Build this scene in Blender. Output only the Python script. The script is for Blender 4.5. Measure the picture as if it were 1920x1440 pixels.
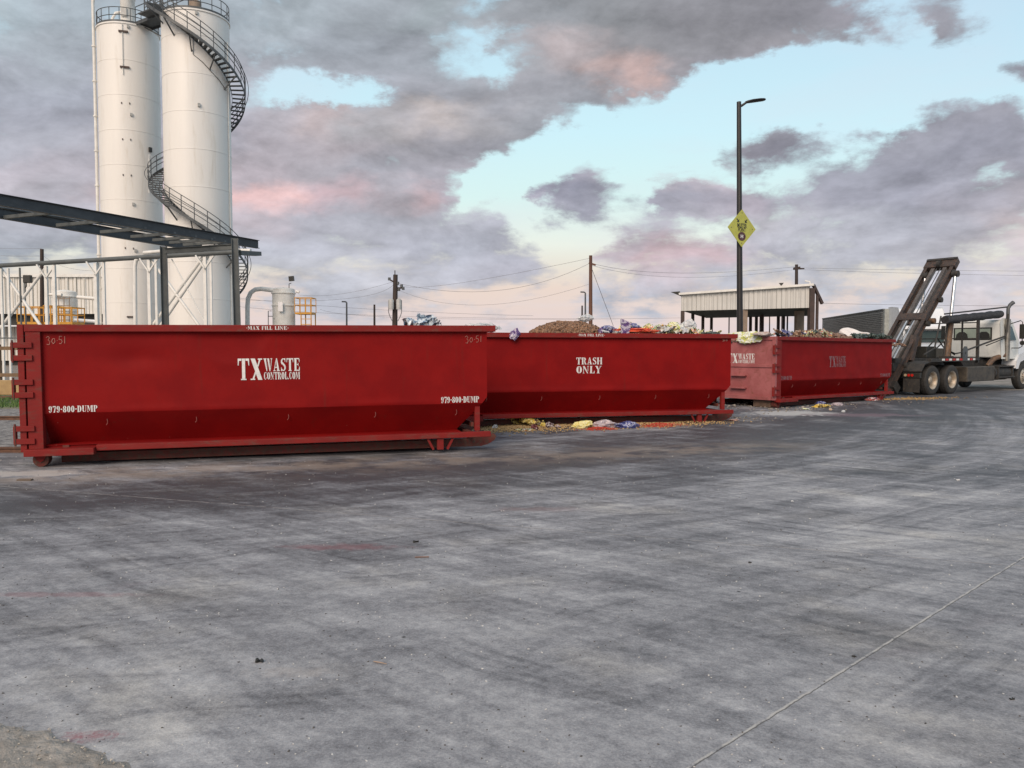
import bpy, math, random
from mathutils import Vector, Matrix, noise as mnoise
S = bpy.context.scene
for _o in list(bpy.data.objects): bpy.data.objects.remove(_o)
COL = S.collection
R = math.radians
F, HY, EYE = 1480.0, 653.0, 1.65
PITCH = math.atan((720-HY)/F)

# ------------------------------------------------------------------ camera
cd = bpy.data.cameras.new('camera'); cam = bpy.data.objects.new('camera', cd); COL.objects.link(cam)
cam.location = (0, 0, EYE); cam.rotation_euler = (math.pi/2-PITCH, R(0.0), 0)
cd.sensor_width = 36; cd.lens = 36*F/1920; cd.clip_end = 5000; cd.clip_start = .05
S.camera = cam
S.render.resolution_x, S.render.resolution_y = 1024, 768
S.view_settings.view_transform = 'Standard'; S.view_settings.look = 'None'
S.view_settings.exposure = 0.12; S.view_settings.gamma = 1

# ------------------------------------------------------------------ node helper
class N:
    def __init__(s, t): s.t = t
    def new(s, k, **kw):
        n = s.t.nodes.new(k)
        for a, b in kw.items(): setattr(n, a, b)
        return n
    def put(s, sock, v):
        if v is None: return
        if hasattr(v, 'is_output'): s.t.links.new(v, sock)
        else: sock.default_value = v
    def m(s, op, a, b=None, c=None, clamp=False):
        n = s.new('ShaderNodeMath', operation=op); n.use_clamp = clamp
        s.put(n.inputs[0], a); s.put(n.inputs[1], b); s.put(n.inputs[2], c)
        return n.outputs[0]
    def vm(s, op, a, b=None):
        n = s.new('ShaderNodeVectorMath', operation=op); s.put(n.inputs[0], a)
        if op == 'SCALE': s.put(n.inputs[3], b)
        else: s.put(n.inputs[1], b)
        return n.outputs[1] if op in ('LENGTH', 'DOT_PRODUCT', 'DISTANCE') else n.outputs[0]
    def xyz(s, x=0, y=0, z=0):
        n = s.new('ShaderNodeCombineXYZ')
        for i, v in enumerate((x, y, z)): s.put(n.inputs[i], v)
        return n.outputs[0]
    def sep(s, v):
        n = s.new('ShaderNodeSeparateXYZ'); s.put(n.inputs[0], v); return n.outputs
    def noise(s, vec, scale, detail=4, rough=.5, dist=0, col=False):
        n = s.new('ShaderNodeTexNoise'); s.put(n.inputs['Vector'], vec)
        n.inputs['Scale'].default_value = scale; n.inputs['Detail'].default_value = detail
        n.inputs['Roughness'].default_value = rough; n.inputs['Distortion'].default_value = dist
        return n.outputs['Color'] if col else n.outputs['Fac']
    def ramp(s, fac, stops, mode='LINEAR'):
        n = s.new('ShaderNodeValToRGB'); n.color_ramp.interpolation = mode
        e = n.color_ramp.elements
        while len(e) < len(stops): e.new(0.5)
        for i, (p, c) in enumerate(stops):
            e[i].position = p
        for i, (p, c) in enumerate(stops):
            e[i].color = c if len(c) == 4 else (*c, 1)
        s.put(n.inputs[0], fac); return n
    def mix(s, f, a, b, bt='MIX'):
        n = s.new('ShaderNodeMix', data_type='RGBA'); n.blend_type = bt
        s.put(n.inputs[0], f)
        s.put(n.inputs[6], (*a, 1) if isinstance(a, tuple) and len(a) == 3 else a)
        s.put(n.inputs[7], (*b, 1) if isinstance(b, tuple) and len(b) == 3 else b)
        return n.outputs[2]
    def sm(s, v, a, b, lo=0., hi=1.):
        n = s.new('ShaderNodeMapRange', interpolation_type='SMOOTHSTEP')
        s.put(n.inputs[0], v)
        for i, q in enumerate((a, b, lo, hi)): n.inputs[i+1].default_value = q
        return n.outputs[0]

def lin(c):
    c /= 255.
    return c/12.92 if c <= .04045 else ((c+.055)/1.055)**2.4
def srgb(r, g, b): return (lin(r), lin(g), lin(b))

# ------------------------------------------------------------------ sky
SUN_DIR = Vector((-.30, -.76, .56)).normalized()
sun_el = math.asin(SUN_DIR.z)
w = bpy.data.worlds.new('World'); S.world = w; w.use_nodes = True
T = w.node_tree; T.nodes.clear(); n = N(T)
out = n.new('ShaderNodeOutputWorld'); bg = n.new('ShaderNodeBackground'); T.links.new(bg.outputs[0], out.inputs[0])
bg.inputs[1].default_value = 0.1
tc = n.new('ShaderNodeTexCoord'); D = tc.outputs['Generated']
dx, dy, dz = n.sep(D)
ay = n.m('MAXIMUM', n.m('ABSOLUTE', dy), .12)
zc = n.m('MAXIMUM', dz, 0.0)
pl = n.m('ADD', zc, .10)
P = n.xyz(n.m('DIVIDE', dx, pl), n.m('DIVIDE', dy, pl), 0.37)         # cloud plane
warp = n.sep(n.noise(P, 1.1, 4, .55, col=True)); warp2 = n.sep(n.noise(n.vm('MULTIPLY', D, (1, 1, 1.8)), 9.0, 8, .62, col=True))
U = n.m('DIVIDE', dx, ay); V = n.m('DIVIDE', zc, ay)
U = n.m('ADD', U, n.m('ADD', n.m('MULTIPLY', n.m('SUBTRACT', warp[0], .5), .085), n.m('MULTIPLY', n.m('SUBTRACT', warp2[0], .5), .15)))
Vw = n.m('MULTIPLY', n.sm(V, 0.0, .3, .35, 1.0), n.m('ADD', n.m('MULTIPLY', n.m('SUBTRACT', warp[1], .5), .07), n.m('MULTIPLY', n.m('SUBTRACT', warp2[1], .5), .10)))
V = n.m('ADD', V, Vw)
fac = n.m('DIVIDE', n.m('ADD', U, .7), 1.4, clamp=True)
# rows: image height of the row, then (column, cover, r, g, b)
ROWS = [
 (640, [(0,.22,178,178,188),(400,.25,182,180,190),(700,.3,190,182,192),(850,.3,190,182,190),(900,.7,200,176,180),(950,.5,186,178,190),(1010,.25,190,182,190),(1200,.4,184,182,196),(1500,.4,186,184,198),(1920,.45,186,186,200)]),
 (565, [(0,0.38,172,176,186),(440,0.38,182,180,190),(520,0.83,182,180,194),(640,0.88,180,178,192),(740,0.53,186,180,190),(860,0.38,190,182,190),(960,0.38,190,182,190),(1040,0.48,178,176,190),(1130,0.70,168,170,188),(1200,0.58,170,172,190),(1260,0.38,180,178,190),(1400,0.53,186,182,194),(1560,0.58,180,180,194),(1700,0.83,186,182,194),(1830,0.88,208,190,194),(1920,0.73,190,188,200)]),
 (515, [(0,0.57,160,165,178),(440,0.57,186,182,192),(560,0.62,186,182,192),(700,0.52,184,180,192),(840,0.87,180,176,190),(960,0.97,178,172,188),(1060,0.57,182,176,188),(1160,0.52,186,178,188),(1240,0.67,196,172,180),(1330,0.67,178,174,188),(1460,0.72,180,176,188),(1560,0.72,182,178,190),(1660,0.52,190,186,192),(1760,0.97,184,176,188),(1920,0.97,192,180,190)]),
 (465, [(0,.7,158,163,178),(200,.75,170,170,182),(440,.9,180,178,192),(560,.85,178,175,190),(640,.7,180,176,190),(760,.95,175,172,188),(880,.95,170,168,184),(1000,.65,172,168,184),(1080,.1,190,182,190),(1170,.75,188,164,174),(1215,.8,204,166,174),(1330,.85,206,168,176),(1400,.7,188,174,186),(1450,.8,174,168,182),(1520,.6,178,174,186),(1620,.8,176,172,186),(1720,.9,180,174,186),(1920,.95,200,182,186)]),
 (415, [(0,.9,176,172,184),(100,.9,172,168,182),(440,1,190,170,180),(560,1,172,166,180),(700,.95,170,166,180),(800,.95,172,168,182),(890,.55,174,170,184),(970,.1,176,172,186),(1080,.6,160,156,174),(1160,.35,162,158,176),(1260,.45,176,168,182),(1350,.45,180,172,184),(1440,.7,182,174,184),(1560,.9,172,168,182),(1680,.95,168,165,180),(1800,1,172,166,180),(1920,1,206,180,182)]),
 (370, [(0,.9,186,172,182),(110,.95,178,168,180),(430,1,238,178,176),(520,1,234,176,174),(580,.95,206,164,172),(650,.95,200,162,170),(730,.9,172,158,168),(790,.95,196,160,166),(845,.55,176,160,174),(885,.02,180,160,172),(940,.5,182,146,156),(970,.25,178,150,160),(1000,.7,140,134,154),(1080,1,134,130,150),(1150,.55,150,146,164),(1210,.3,160,156,174),(1260,.9,160,154,172),(1400,.95,176,160,176),(1480,.75,168,162,178),(1580,1,156,152,170),(1700,.95,158,154,172),(1800,.95,168,160,176),(1920,.98,178,166,178)]),
 (325, [(0,.95,182,168,180),(110,.95,178,166,178),(430,1,186,164,174),(510,1,178,160,170),(580,.9,170,158,168),(700,1,158,152,164),(800,1,160,152,164),(850,.75,166,156,168),(890,.12,170,160,170),(980,.1,178,160,170),(1080,.5,160,152,168),(1180,.25,176,166,176),(1240,.3,190,170,180),(1330,.35,190,170,180),(1420,.38,156,148,164),(1500,.6,152,148,164),(1600,.85,152,149,166),(1720,.95,146,142,160),(1800,.7,160,156,174),(1870,.55,166,160,176),(1920,.8,160,154,170)]),
 (275, [(0,1,166,162,176),(110,1,166,162,176),(440,1,176,160,170),(560,1,172,158,168),(660,1,178,162,170),(760,1,164,156,166),(860,1,156,150,162),(930,.8,158,154,166),(980,.35,166,162,172),(1040,.06,170,166,176),(1300,.04,170,160,170),(1350,.5,148,138,152),(1440,.78,134,128,144),(1520,.55,140,134,150),(1600,.4,156,152,168),(1690,.95,150,146,162),(1800,1,146,142,160),(1880,.9,150,146,164),(1920,.8,156,152,170)]),
 (215, [(0,1,162,160,176),(110,1,160,158,174),(440,1,164,156,170),(540,.95,172,160,170),(620,.85,188,164,166),(700,.95,170,162,168),(800,1,188,170,168),(900,1,164,156,162),(1000,.95,158,156,166),(1080,.75,154,154,166),(1140,.35,160,160,172),(1220,.04,160,160,170),(1480,.05,160,155,168),(1600,.06,160,155,168),(1680,.15,156,152,166),(1760,.6,152,147,162),(1840,.7,148,143,158),(1920,.4,160,156,170)]),
 (180, [(0,1,162,162,178),(110,1,160,160,176),(440,.95,158,160,176),(490,.5,166,168,182),(590,.22,170,172,184),(700,.35,166,166,180),(760,.9,158,156,168),(900,1,154,150,160),(1040,1,152,148,158),(1120,.95,148,146,156),(1200,.5,158,150,160),(1280,.08,160,156,166),(1500,.04,160,155,168),(1700,.12,156,152,166),(1920,.3,150,146,160)]),
 (130, [(0,1,164,166,180),(110,1,162,164,178),(440,.95,166,162,174),(580,.97,156,158,170),(760,1,154,156,168),(830,.6,160,164,176),(900,.45,164,168,180),(960,.85,158,154,162),(1060,1,168,152,156),(1140,1,196,160,156),(1220,1,200,158,152),(1270,.85,158,148,156),(1330,.35,154,148,160),(1440,.12,160,155,168),(1700,.1,156,152,166),(1830,.35,150,146,160),(1890,.85,134,132,146),(1920,.9,134,132,146)]),
 (80, [(0,.85,164,174,186),(110,.95,164,170,182),(440,.85,160,166,178),(540,.7,166,174,186),(640,1,152,156,168),(780,1,150,152,164),(830,.6,158,164,174),(900,.45,164,172,182),(960,.85,158,154,162),(1050,.95,176,156,158),(1160,1,146,140,146),(1320,1,142,136,144),(1440,.95,144,136,144),(1530,.8,142,136,146),(1600,.4,150,144,156),(1720,.1,158,154,166),(1760,.58,152,147,160),(1840,.48,152,148,162),(1920,.2,158,154,166)]),
 (25, [(0,.6,172,186,196),(60,.7,166,180,192),(110,.85,162,172,184),(440,.8,162,172,184),(560,.95,152,160,170),(700,1,148,152,162),(800,.85,150,158,166),(860,.75,154,160,170),(960,1,146,146,154),(1100,1,138,136,142),(1300,1,138,132,140),(1500,1,134,128,138),(1600,.85,142,134,146),(1680,.4,152,146,160),(1760,.5,148,144,158),(1840,.25,156,152,164),(1920,.15,160,156,168)]),
 (-140, [(0,.85,150,160,172),(440,.9,150,158,168),(960,.9,140,142,150),(1500,.8,140,136,146),(1920,.5,150,146,160)]),
]
def soft(r_, g_, b_):
    l = .3*r_+.55*g_+.15*b_; k_ = .62
    return srgb(*(min(255, (l+(c_-l)*k_)*1.015) for c_ in (r_-5, g_+1, b_+3)))
cur = None; prevv = None
for (py, st) in ROWS:
    stops = [((((x-960)/F)+.7)/1.4, (*soft(r, g, b), c)) for (x, c, r, g, b) in st]
    rp = n.ramp(fac, stops, 'EASE')
    v = math.tan(math.atan((720-py)/F)-PITCH)
    if cur is None: cur = (rp.outputs[0], rp.outputs[1])
    else:
        t = n.sm(V, prevv, v)
        a = n.m('ADD', n.m('MULTIPLY', cur[1], n.m('SUBTRACT', 1.0, t)), n.m('MULTIPLY', rp.outputs[1], t))
        cur = (n.mix(t, cur[0], rp.outputs[0]), a)
    prevv = v
ccol, cov = cur
Q = n.vm('MULTIPLY', D, (1, 1, 2.1)); Qw = n.vm('ADD', Q, n.vm('SCALE', n.vm('SUBTRACT', n.noise(Q, 3.0, 4, .5, col=True), (.5, .5, .5)), .10))
d1 = n.noise(P, 2.4, 10, .60, .15); d3 = n.noise(Qw, 8.0, 12, .60, .1); d4 = n.noise(Qw, 26.0, 9, .62, .1)
def cen(a, k_): return n.m('MULTIPLY', n.m('SUBTRACT', a, .5), k_)
tex = n.m('ADD', n.m('ADD', cen(d1, .45), cen(d3, 1.55)), cen(d4, .60))
alpha = n.sm(n.m('ADD', cov, tex), .37, .79)
# relief: tops of the billows face the light, undersides are darker
Qo = n.vm('ADD', Qw, (-.012, .0, .034))
rel = n.m('ADD', n.m('MULTIPLY', n.m('SUBTRACT', d3, n.noise(Qo, 8.0, 12, .60, .1)), 1.45), n.m('MULTIPLY', n.m('SUBTRACT', d4, n.noise(n.vm('ADD', Qw, (-.004, 0, .010)), 26.0, 9, .62, .1)), .42))
shade = n.m('ADD', n.m('ADD', 1.05, n.m('MULTIPLY', tex, -.20)), rel)
ccol = n.vm('SCALE', ccol, shade)
el = n.m('DIVIDE', zc, ay)
clear = n.ramp(n.m('MULTIPLY', el, 2.0), [(0, srgb(208,200,206)), (.05, srgb(222,203,203)), (.15, srgb(229,207,194)), (.21, srgb(230,222,206)), (.26, srgb(232,236,224)), (.38, srgb(214,240,236)), (.54, srgb(204,238,246)), (.74, srgb(196,228,242)), (1, srgb(184,218,238))]).outputs[0]
sky = n.new('ShaderNodeTexSky', sky_type='NISHITA'); sky.sun_disc = False
sky.sun_elevation = sun_el; sky.sun_rotation = math.atan2(SUN_DIR.x, SUN_DIR.y); sky.air_density = 1.0; sky.dust_density = .6
skyc = n.vm('SCALE', n.mix(1.0, sky.outputs[0], (1, 1, 1), 'MULTIPLY'), .1)
clear = n.mix(.08, clear, skyc)
veil = n.m('MULTIPLY', n.sm(n.noise(P, 1.3, 6, .6, .2), .42, .75), .22)
clear = n.mix(veil, clear, srgb(214, 214, 226))
fin = n.mix(alpha, clear, ccol)
fin = n.mix(n.sm(dz, -.004, -.03), fin, (.16, .16, .165))
T.links.new(n.vm('SCALE', fin, 10.0), bg.inputs[0])

# ------------------------------------------------------------------ sun
sl = bpy.data.lights.new('sun', 'SUN'); so = bpy.data.objects.new('sun', sl); COL.objects.link(so)
sl.energy = 2.9; sl.angle = R(38); sl.color = (1.0, .81, .66)
so.rotation_euler = SUN_DIR.to_track_quat('Z', 'Y').to_euler()

# ------------------------------------------------------------------ geometry helpers
def at(px, py, d):
    """point on the plane Y = d that shows at the photograph's pixel"""
    f = Vector((0, math.cos(PITCH), -math.sin(PITCH))); u = Vector((0, math.sin(PITCH), math.cos(PITCH)))
    v = f + Vector((1, 0, 0))*((px-960)/F) + u*((720-py)/F)
    return Vector((0, 0, EYE)) + v*(d/v.y)
def gp(px, py, z=0.0):
    v = at(px, py, 1.0)-Vector((0, 0, EYE)); return Vector((0, 0, EYE))+v*((z-EYE)/v.z)
Z3 = Vector((0, 0, 1))
class MB:
    def __init__(s): s.v = []; s.f = []; s.sm = []
    def add(s, vs, fs, smooth=False):
        o = len(s.v); s.v += [tuple(q) for q in vs]; s.f += [tuple(i+o for i in f) for f in fs]; s.sm += [smooth]*len(fs); return s
    def box(s, x0, x1, y0, y1, z0, z1):
        vs = [(x, y, z) for x in (x0, x1) for y in (y0, y1) for z in (z0, z1)]
        return s.add(vs, [(0,1,3,2),(4,6,7,5),(0,4,5,1),(2,3,7,6),(0,2,6,4),(1,5,7,3)])
    def bar(s, p, q, w, h=None, up=Z3):
        h = h or w; p = Vector(p); q = Vector(q); a = (q-p).normalized(); up = Vector(up)
        if abs(a.dot(up)) > .98: up = Vector((0, 1, 0))
        b = a.cross(up).normalized(); c = b.cross(a)
        vs = [e+b*i*w/2+c*j*h/2 for e in (p, q) for i in (-1, 1) for j in (-1, 1)]
        return s.add(vs, [(0,1,3,2),(4,6,7,5),(0,4,5,1),(2,3,7,6),(0,2,6,4),(1,5,7,3)])
    def tube(s, pts, r, k=8, caps=True):
        pts = [Vector(p) for p in pts]; rs = r if isinstance(r, (list, tuple)) else [r]*len(pts)
        vs = []; prev = None
        for i, p in enumerate(pts):
            a = (pts[min(i+1, len(pts)-1)]-pts[max(i-1, 0)]).normalized()
            if prev is None: b = a.cross(Z3 if abs(a.z) < .9 else Vector((1, 0, 0))).normalized()
            else: b = (prev-a*prev.dot(a)).normalized()
            prev = b; c = a.cross(b)
            vs += [p+(b*math.cos(t)+c*math.sin(t))*rs[i] for t in [2*math.pi*j/k for j in range(k)]]
        fs = [(i*k+j, i*k+(j+1) % k, (i+1)*k+(j+1) % k, (i+1)*k+j) for i in range(len(pts)-1) for j in range(k)]
        s.add(vs, fs, True)
        if caps:
            s.add(vs[:k], [tuple(range(k))]); s.add(vs[-k:], [tuple(range(k))])
        return s
    def lathe(s, c, prof, k=64, smooth=True, a0=0., a1=2*math.pi):
        c = Vector(c); full = abs(a1-a0-2*math.pi) < 1e-6; m = k if full else k+1
        vs = [c+Vector((r*math.cos(a0+(a1-a0)*j/k), r*math.sin(a0+(a1-a0)*j/k), z)) for (r, z) in prof for j in range(m)]
        fs = [(i*m+j, i*m+(j+1) % m, (i+1)*m+(j+1) % m, (i+1)*m+j) for i in range(len(prof)-1) for j in range(k)]
        return s.add(vs, fs, smooth)
    def disc(s, c, axis, r, t, k=24, r2=None):
        c = Vector(c); a = Vector(axis).normalized()
        return s.tube([c-a*t/2, c+a*t/2], [r, r2 or r], k)
    def prism(s, poly, f0, f1):
        k = len(poly); vs = [f0(*p) for p in poly]+[f1(*p) for p in poly]
        return s.add(vs, [tuple(range(k)), tuple(range(2*k-1, k-1, -1))]+[(i, (i+1) % k, (i+1) % k+k, i+k) for i in range(k)])
    def ibeam(s, p, q, h, w, t=.02, up=Z3):
        p = Vector(p); q = Vector(q); a = (q-p).normalized(); up = Vector(up); b = a.cross(up).normalized(); c = b.cross(a)
        s.bar(p, q, t, h-2*t, c)
        for sg in (-1, 1): s.bar(p+c*sg*(h/2-t/2), q+c*sg*(h/2-t/2), w, t, c)
        return s
    def build(s, name, mat, parent=None, bevel=0):
        me = bpy.data.meshes.new(name); me.from_pydata(s.v, [], s.f); me.update()
        me.polygons.foreach_set('use_smooth', s.sm)
        if any(s.sm): me.set_sharp_from_angle(angle=R(50))
        o = bpy.data.objects.new(name, me); COL.objects.link(o); me.materials.append(mat)
        if parent: o.parent = parent
        if bevel:
            b = o.modifiers.new('b', 'BEVEL'); b.width = bevel; b.segments = 2; b.limit_method = 'ANGLE'
        return o
def tag(o, label=None, cat=None, group=None, kind=None):
    if label: o['label'] = label
    if cat: o['category'] = cat
    if group: o['group'] = group
    if kind: o['kind'] = kind
    return o
def empty(name, loc, label, cat, group=None, rz=0):
    o = bpy.data.objects.new(name, None); COL.objects.link(o); o.location = loc; o.rotation_euler = (0, 0, rz)
    o.empty_display_size = .2
    return tag(o, label, cat, group)
def rebase(o, base):
    """shift a one-mesh thing so its origin sits at base"""
    b = Vector(base)
    for v in o.data.vertices: v.co -= b
    o.location = b; return o

# ------------------------------------------------------------------ materials
def mat(name, c1, c2=None, scale=3., rough=.6, metal=0., bump=0., bscale=30., dirt=None, dirtamt=.5, stretch=(1,1,1), detail=5, lo=.35, hi=.65, spec=.5, rv=.12, scr=None):
    m = bpy.data.materials.new(name); m.use_nodes = True; t = m.node_tree; t.nodes.clear(); k = N(t)
    o = k.new('ShaderNodeOutputMaterial'); b = k.new('ShaderNodeBsdfPrincipled'); t.links.new(b.outputs[0], o.inputs[0])
    X = k.vm('MULTIPLY', k.new('ShaderNodeTexCoord').outputs['Object'], stretch)
    f = k.noise(X, scale, detail, .6)
    c = k.mix(k.sm(f, lo, hi), c1, c2 or tuple(x*.75 for x in c1))
    if dirt:
        g = k.noise(X, scale*2.3, 8, .7, .4); c = k.mix(k.sm(g, 1-dirtamt-.12, 1-dirtamt+.12), c, dirt)
    if scr:
        O = k.new('ShaderNodeTexCoord').outputs['Object']
        vo = k.new('ShaderNodeTexVoronoi'); t.links.new(O, vo.inputs[0]); vo.inputs['Scale'].default_value = 7
        sl_ = k.sep(vo.outputs['Color']); c = k.mix(k.m('MULTIPLY', k.m('MULTIPLY', k.sm(vo.outputs['Distance'], .07, .03), k.m('GREATER_THAN', sl_[0], .93)), .6), c, scr)
        run = k.noise(k.vm('MULTIPLY', O, (9, 9, .5)), 1.0, 5, .6); c = k.mix(k.m('MULTIPLY', k.sm(run, .60, .75), .35), c, (.12, .02, .014))
    k.put(b.inputs['Base Color'], c); b.inputs['Metallic'].default_value = metal
    b.inputs['Specular IOR Level'].default_value = spec
    k.put(b.inputs['Roughness'], k.m('ADD', rough-rv/2, k.m('MULTIPLY', f, rv)))
    if bump:
        bn = k.new('ShaderNodeBump'); bn.inputs['Strength'].default_value = bump; bn.inputs['Distance'].default_value = .02
        k.put(bn.inputs['Height'], k.noise(X, bscale, 6, .6)); t.links.new(bn.outputs[0], b.inputs['Normal'])
    return m
RED = mat('red_paint', (.225,.0058,.0055), (.185,.0045,.005), 1.6, .58, dirt=(.15,.022,.016), dirtamt=.27, bump=.05, bscale=60, spec=.12, scr=(.38,.13,.11))
RED2 = mat('red_paint_worn', (.22,.016,.014), (.18,.014,.013), 5, .6, spec=.22, dirt=(.14,.045,.035), dirtamt=.40, bump=.1, bscale=70, stretch=(.4,1,1))
REDSHEEN = mat('red_with_painted_sheen', (.36,.115,.115), (.29,.08,.08), 2.5, .5, dirt=(.2,.06,.045), dirtamt=.38, bump=.08, bscale=50)  # pinkish lightening is grazing sky reflection put into the colour, plus dirt
RUSTRED = mat('rusty_red_steel', (.17,.022,.016), (.11,.022,.015), 9, .7, dirt=(.09,.045,.03), dirtamt=.5, bump=.2)
WHITEP = mat('white_paint', (.72,.72,.70), (.62,.62,.61), 14, .6)
GREYP = mat('worn_white_paint', (.30,.20,.21), (.19,.09,.10), 30, .6, lo=.3, hi=.6)
CHALK = mat('paint_marker', (.42,.20,.16), (.30,.10,.08), 20, .7)
SILO = mat('silo_white', (.80,.785,.745), (.74,.73,.70), .5, .42, stretch=(1,1,.12), dirt=(.62,.585,.52), dirtamt=.34, detail=8)
WPIPE = mat('white_pipe', (.76,.76,.73), (.66,.66,.63), 2.5, .5, dirt=(.50,.47,.41), dirtamt=.27)
GALV = mat('dark_galvanised', (.115,.125,.13), (.075,.082,.088), 4, .55, metal=.3, dirt=(.16,.165,.16), dirtamt=.3)
GIRD = mat('grey_girder_paint', (.05,.056,.062), (.034,.039,.045), 1.4, .5, dirt=(.11,.11,.115), dirtamt=.34, stretch=(1,1,2.5))
POSTG = mat('grey_column_paint', (.105,.118,.12), (.08,.09,.093), 2, .55, dirt=(.15,.15,.14), dirtamt=.32)
DARK = mat('dark_bronze_paint', (.022,.02,.02), (.016,.015,.016), 5, .4)
BLACK = mat('black_rubber', (.022,.022,.022), (.035,.034,.032), 8, .8, bump=.15)
CHAS = mat('chassis_grime', (.022,.022,.022), (.038,.036,.034), 5, .7, dirt=(.075,.062,.048), dirtamt=.4, bump=.2)
HOIST = mat('hoist_brown_steel', (.062,.045,.038), (.032,.027,.026), 5, .6, dirt=(.15,.075,.045), dirtamt=.38, bump=.25, stretch=(1,1,1))
HOISTG = mat('hoist_grey_steel', (.13,.12,.115), (.075,.07,.07), 5, .5, dirt=(.06,.045,.035), dirtamt=.4, bump=.2)
BARREL = mat('rusty_barrel', (.21,.12,.06), (.10,.06,.04), 4, .55, dirt=(.055,.04,.032), dirtamt=.45, bump=.1, stretch=(1,1,.5))
CHROME = mat('chrome', (.74,.75,.77), (.70,.71,.72), 3, .38, metal=1., rv=0.)
TRUCKW = mat('truck_white', (.68,.70,.67), (.60,.62,.60), 1.2, .35, dirt=(.45,.44,.38), dirtamt=.3)
COOLW = mat('cool_white', (.72,.75,.78), (.66,.69,.72), 1.2, .35)
GLASS = mat('dark_glass', (.02,.03,.028), (.03,.04,.038), 2, .08)
RIM = mat('wheel_rim', (.46,.43,.37), (.33,.27,.20), 5, .45, metal=.3, dirt=(.25,.16,.09), dirtamt=.38)
YEL = mat('safety_yellow', (.62,.31,.03), (.5,.24,.03), 4, .5, dirt=(.35,.2,.07), dirtamt=.3)
WOOD = mat('brown_pole_wood', (.15,.075,.05), (.10,.05,.035), 6, .85, bump=.2, stretch=(1,1,.1))
WOODD = mat('dark_pole_wood', (.035,.028,.027), (.055,.04,.035), 6, .85, stretch=(1,1,.1))
WIRE = mat('wire', (.22,.22,.24), (.18,.18,.20), 2, .6)
XFMR = mat('transformer_grey', (.42,.43,.42), (.35,.36,.35), 3, .5)
TAPER = mat('red_lens', (.5,.02,.015), (.4,.02,.015), 20, .3)
AMBER = mat('beige_lens', (.5,.40,.28), (.42,.33,.22), 20, .3)
LOUV = mat('weathered_trailer', (.24,.25,.25), (.14,.15,.15), 3.5, .55, dirt=(.38,.39,.39), dirtamt=.36, stretch=(1,1,4))
TRIM = mat('trailer_trim', (.36,.39,.37), (.28,.30,.29), 4, .5)
FASC = mat('cream_metal_sheet', (.58,.58,.555), (.53,.53,.51), 1.0, .5, dirt=(.46,.45,.42), dirtamt=.25)
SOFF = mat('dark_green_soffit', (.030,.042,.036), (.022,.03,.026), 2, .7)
BROWNP = mat('brown_column', (.07,.045,.038), (.05,.034,.03), 3, .6)
TANP = mat('tan_column', (.27,.21,.16), (.22,.17,.13), 3, .7)
WALLW = mat('off_white_cladding', (.70,.69,.65), (.64,.63,.59), .8, .5, dirt=(.54,.52,.46), dirtamt=.24)
SIGNY = mat('sign_yellow_green', (.46,.47,.09), (.40,.41,.08), 6, .45)
SIGNK = mat('sign_black', (.02,.02,.018), (.03,.03,.025), 10, .5)
MAROON = mat('sign_maroon', (.07,.018,.022), (.05,.015,.02), 10, .5)
RUST = mat('rusty_rail_steel', (.16,.082,.05), (.10,.055,.038), 6, .8, bump=.3)
RAILW = mat('brown_fence_rail', (.21,.135,.075), (.15,.095,.055), 3, .8)
TANC = mat('ochre_barrier', (.42,.29,.14), (.33,.22,.11), 2, .85, bump=.2)

def ribs(m, period, frac, col, off=0.):
    t = m.node_tree; k = N(t); b = next(q for q in t.nodes if q.type == 'BSDF_PRINCIPLED'); sk = b.inputs['Base Color']; src = sk.links[0].from_socket
    x = k.sep(k.new('ShaderNodeTexCoord').outputs['Object'])[0]; f = k.m('FRACT', k.m('DIVIDE', x, period))
    k.put(sk, k.mix(k.m('LESS_THAN', f, frac), src, col))
ribs(WALLW, .38, .20, (.30, .29, .25)); ribs(FASC, .25, .14, (.36, .36, .34))
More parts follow.
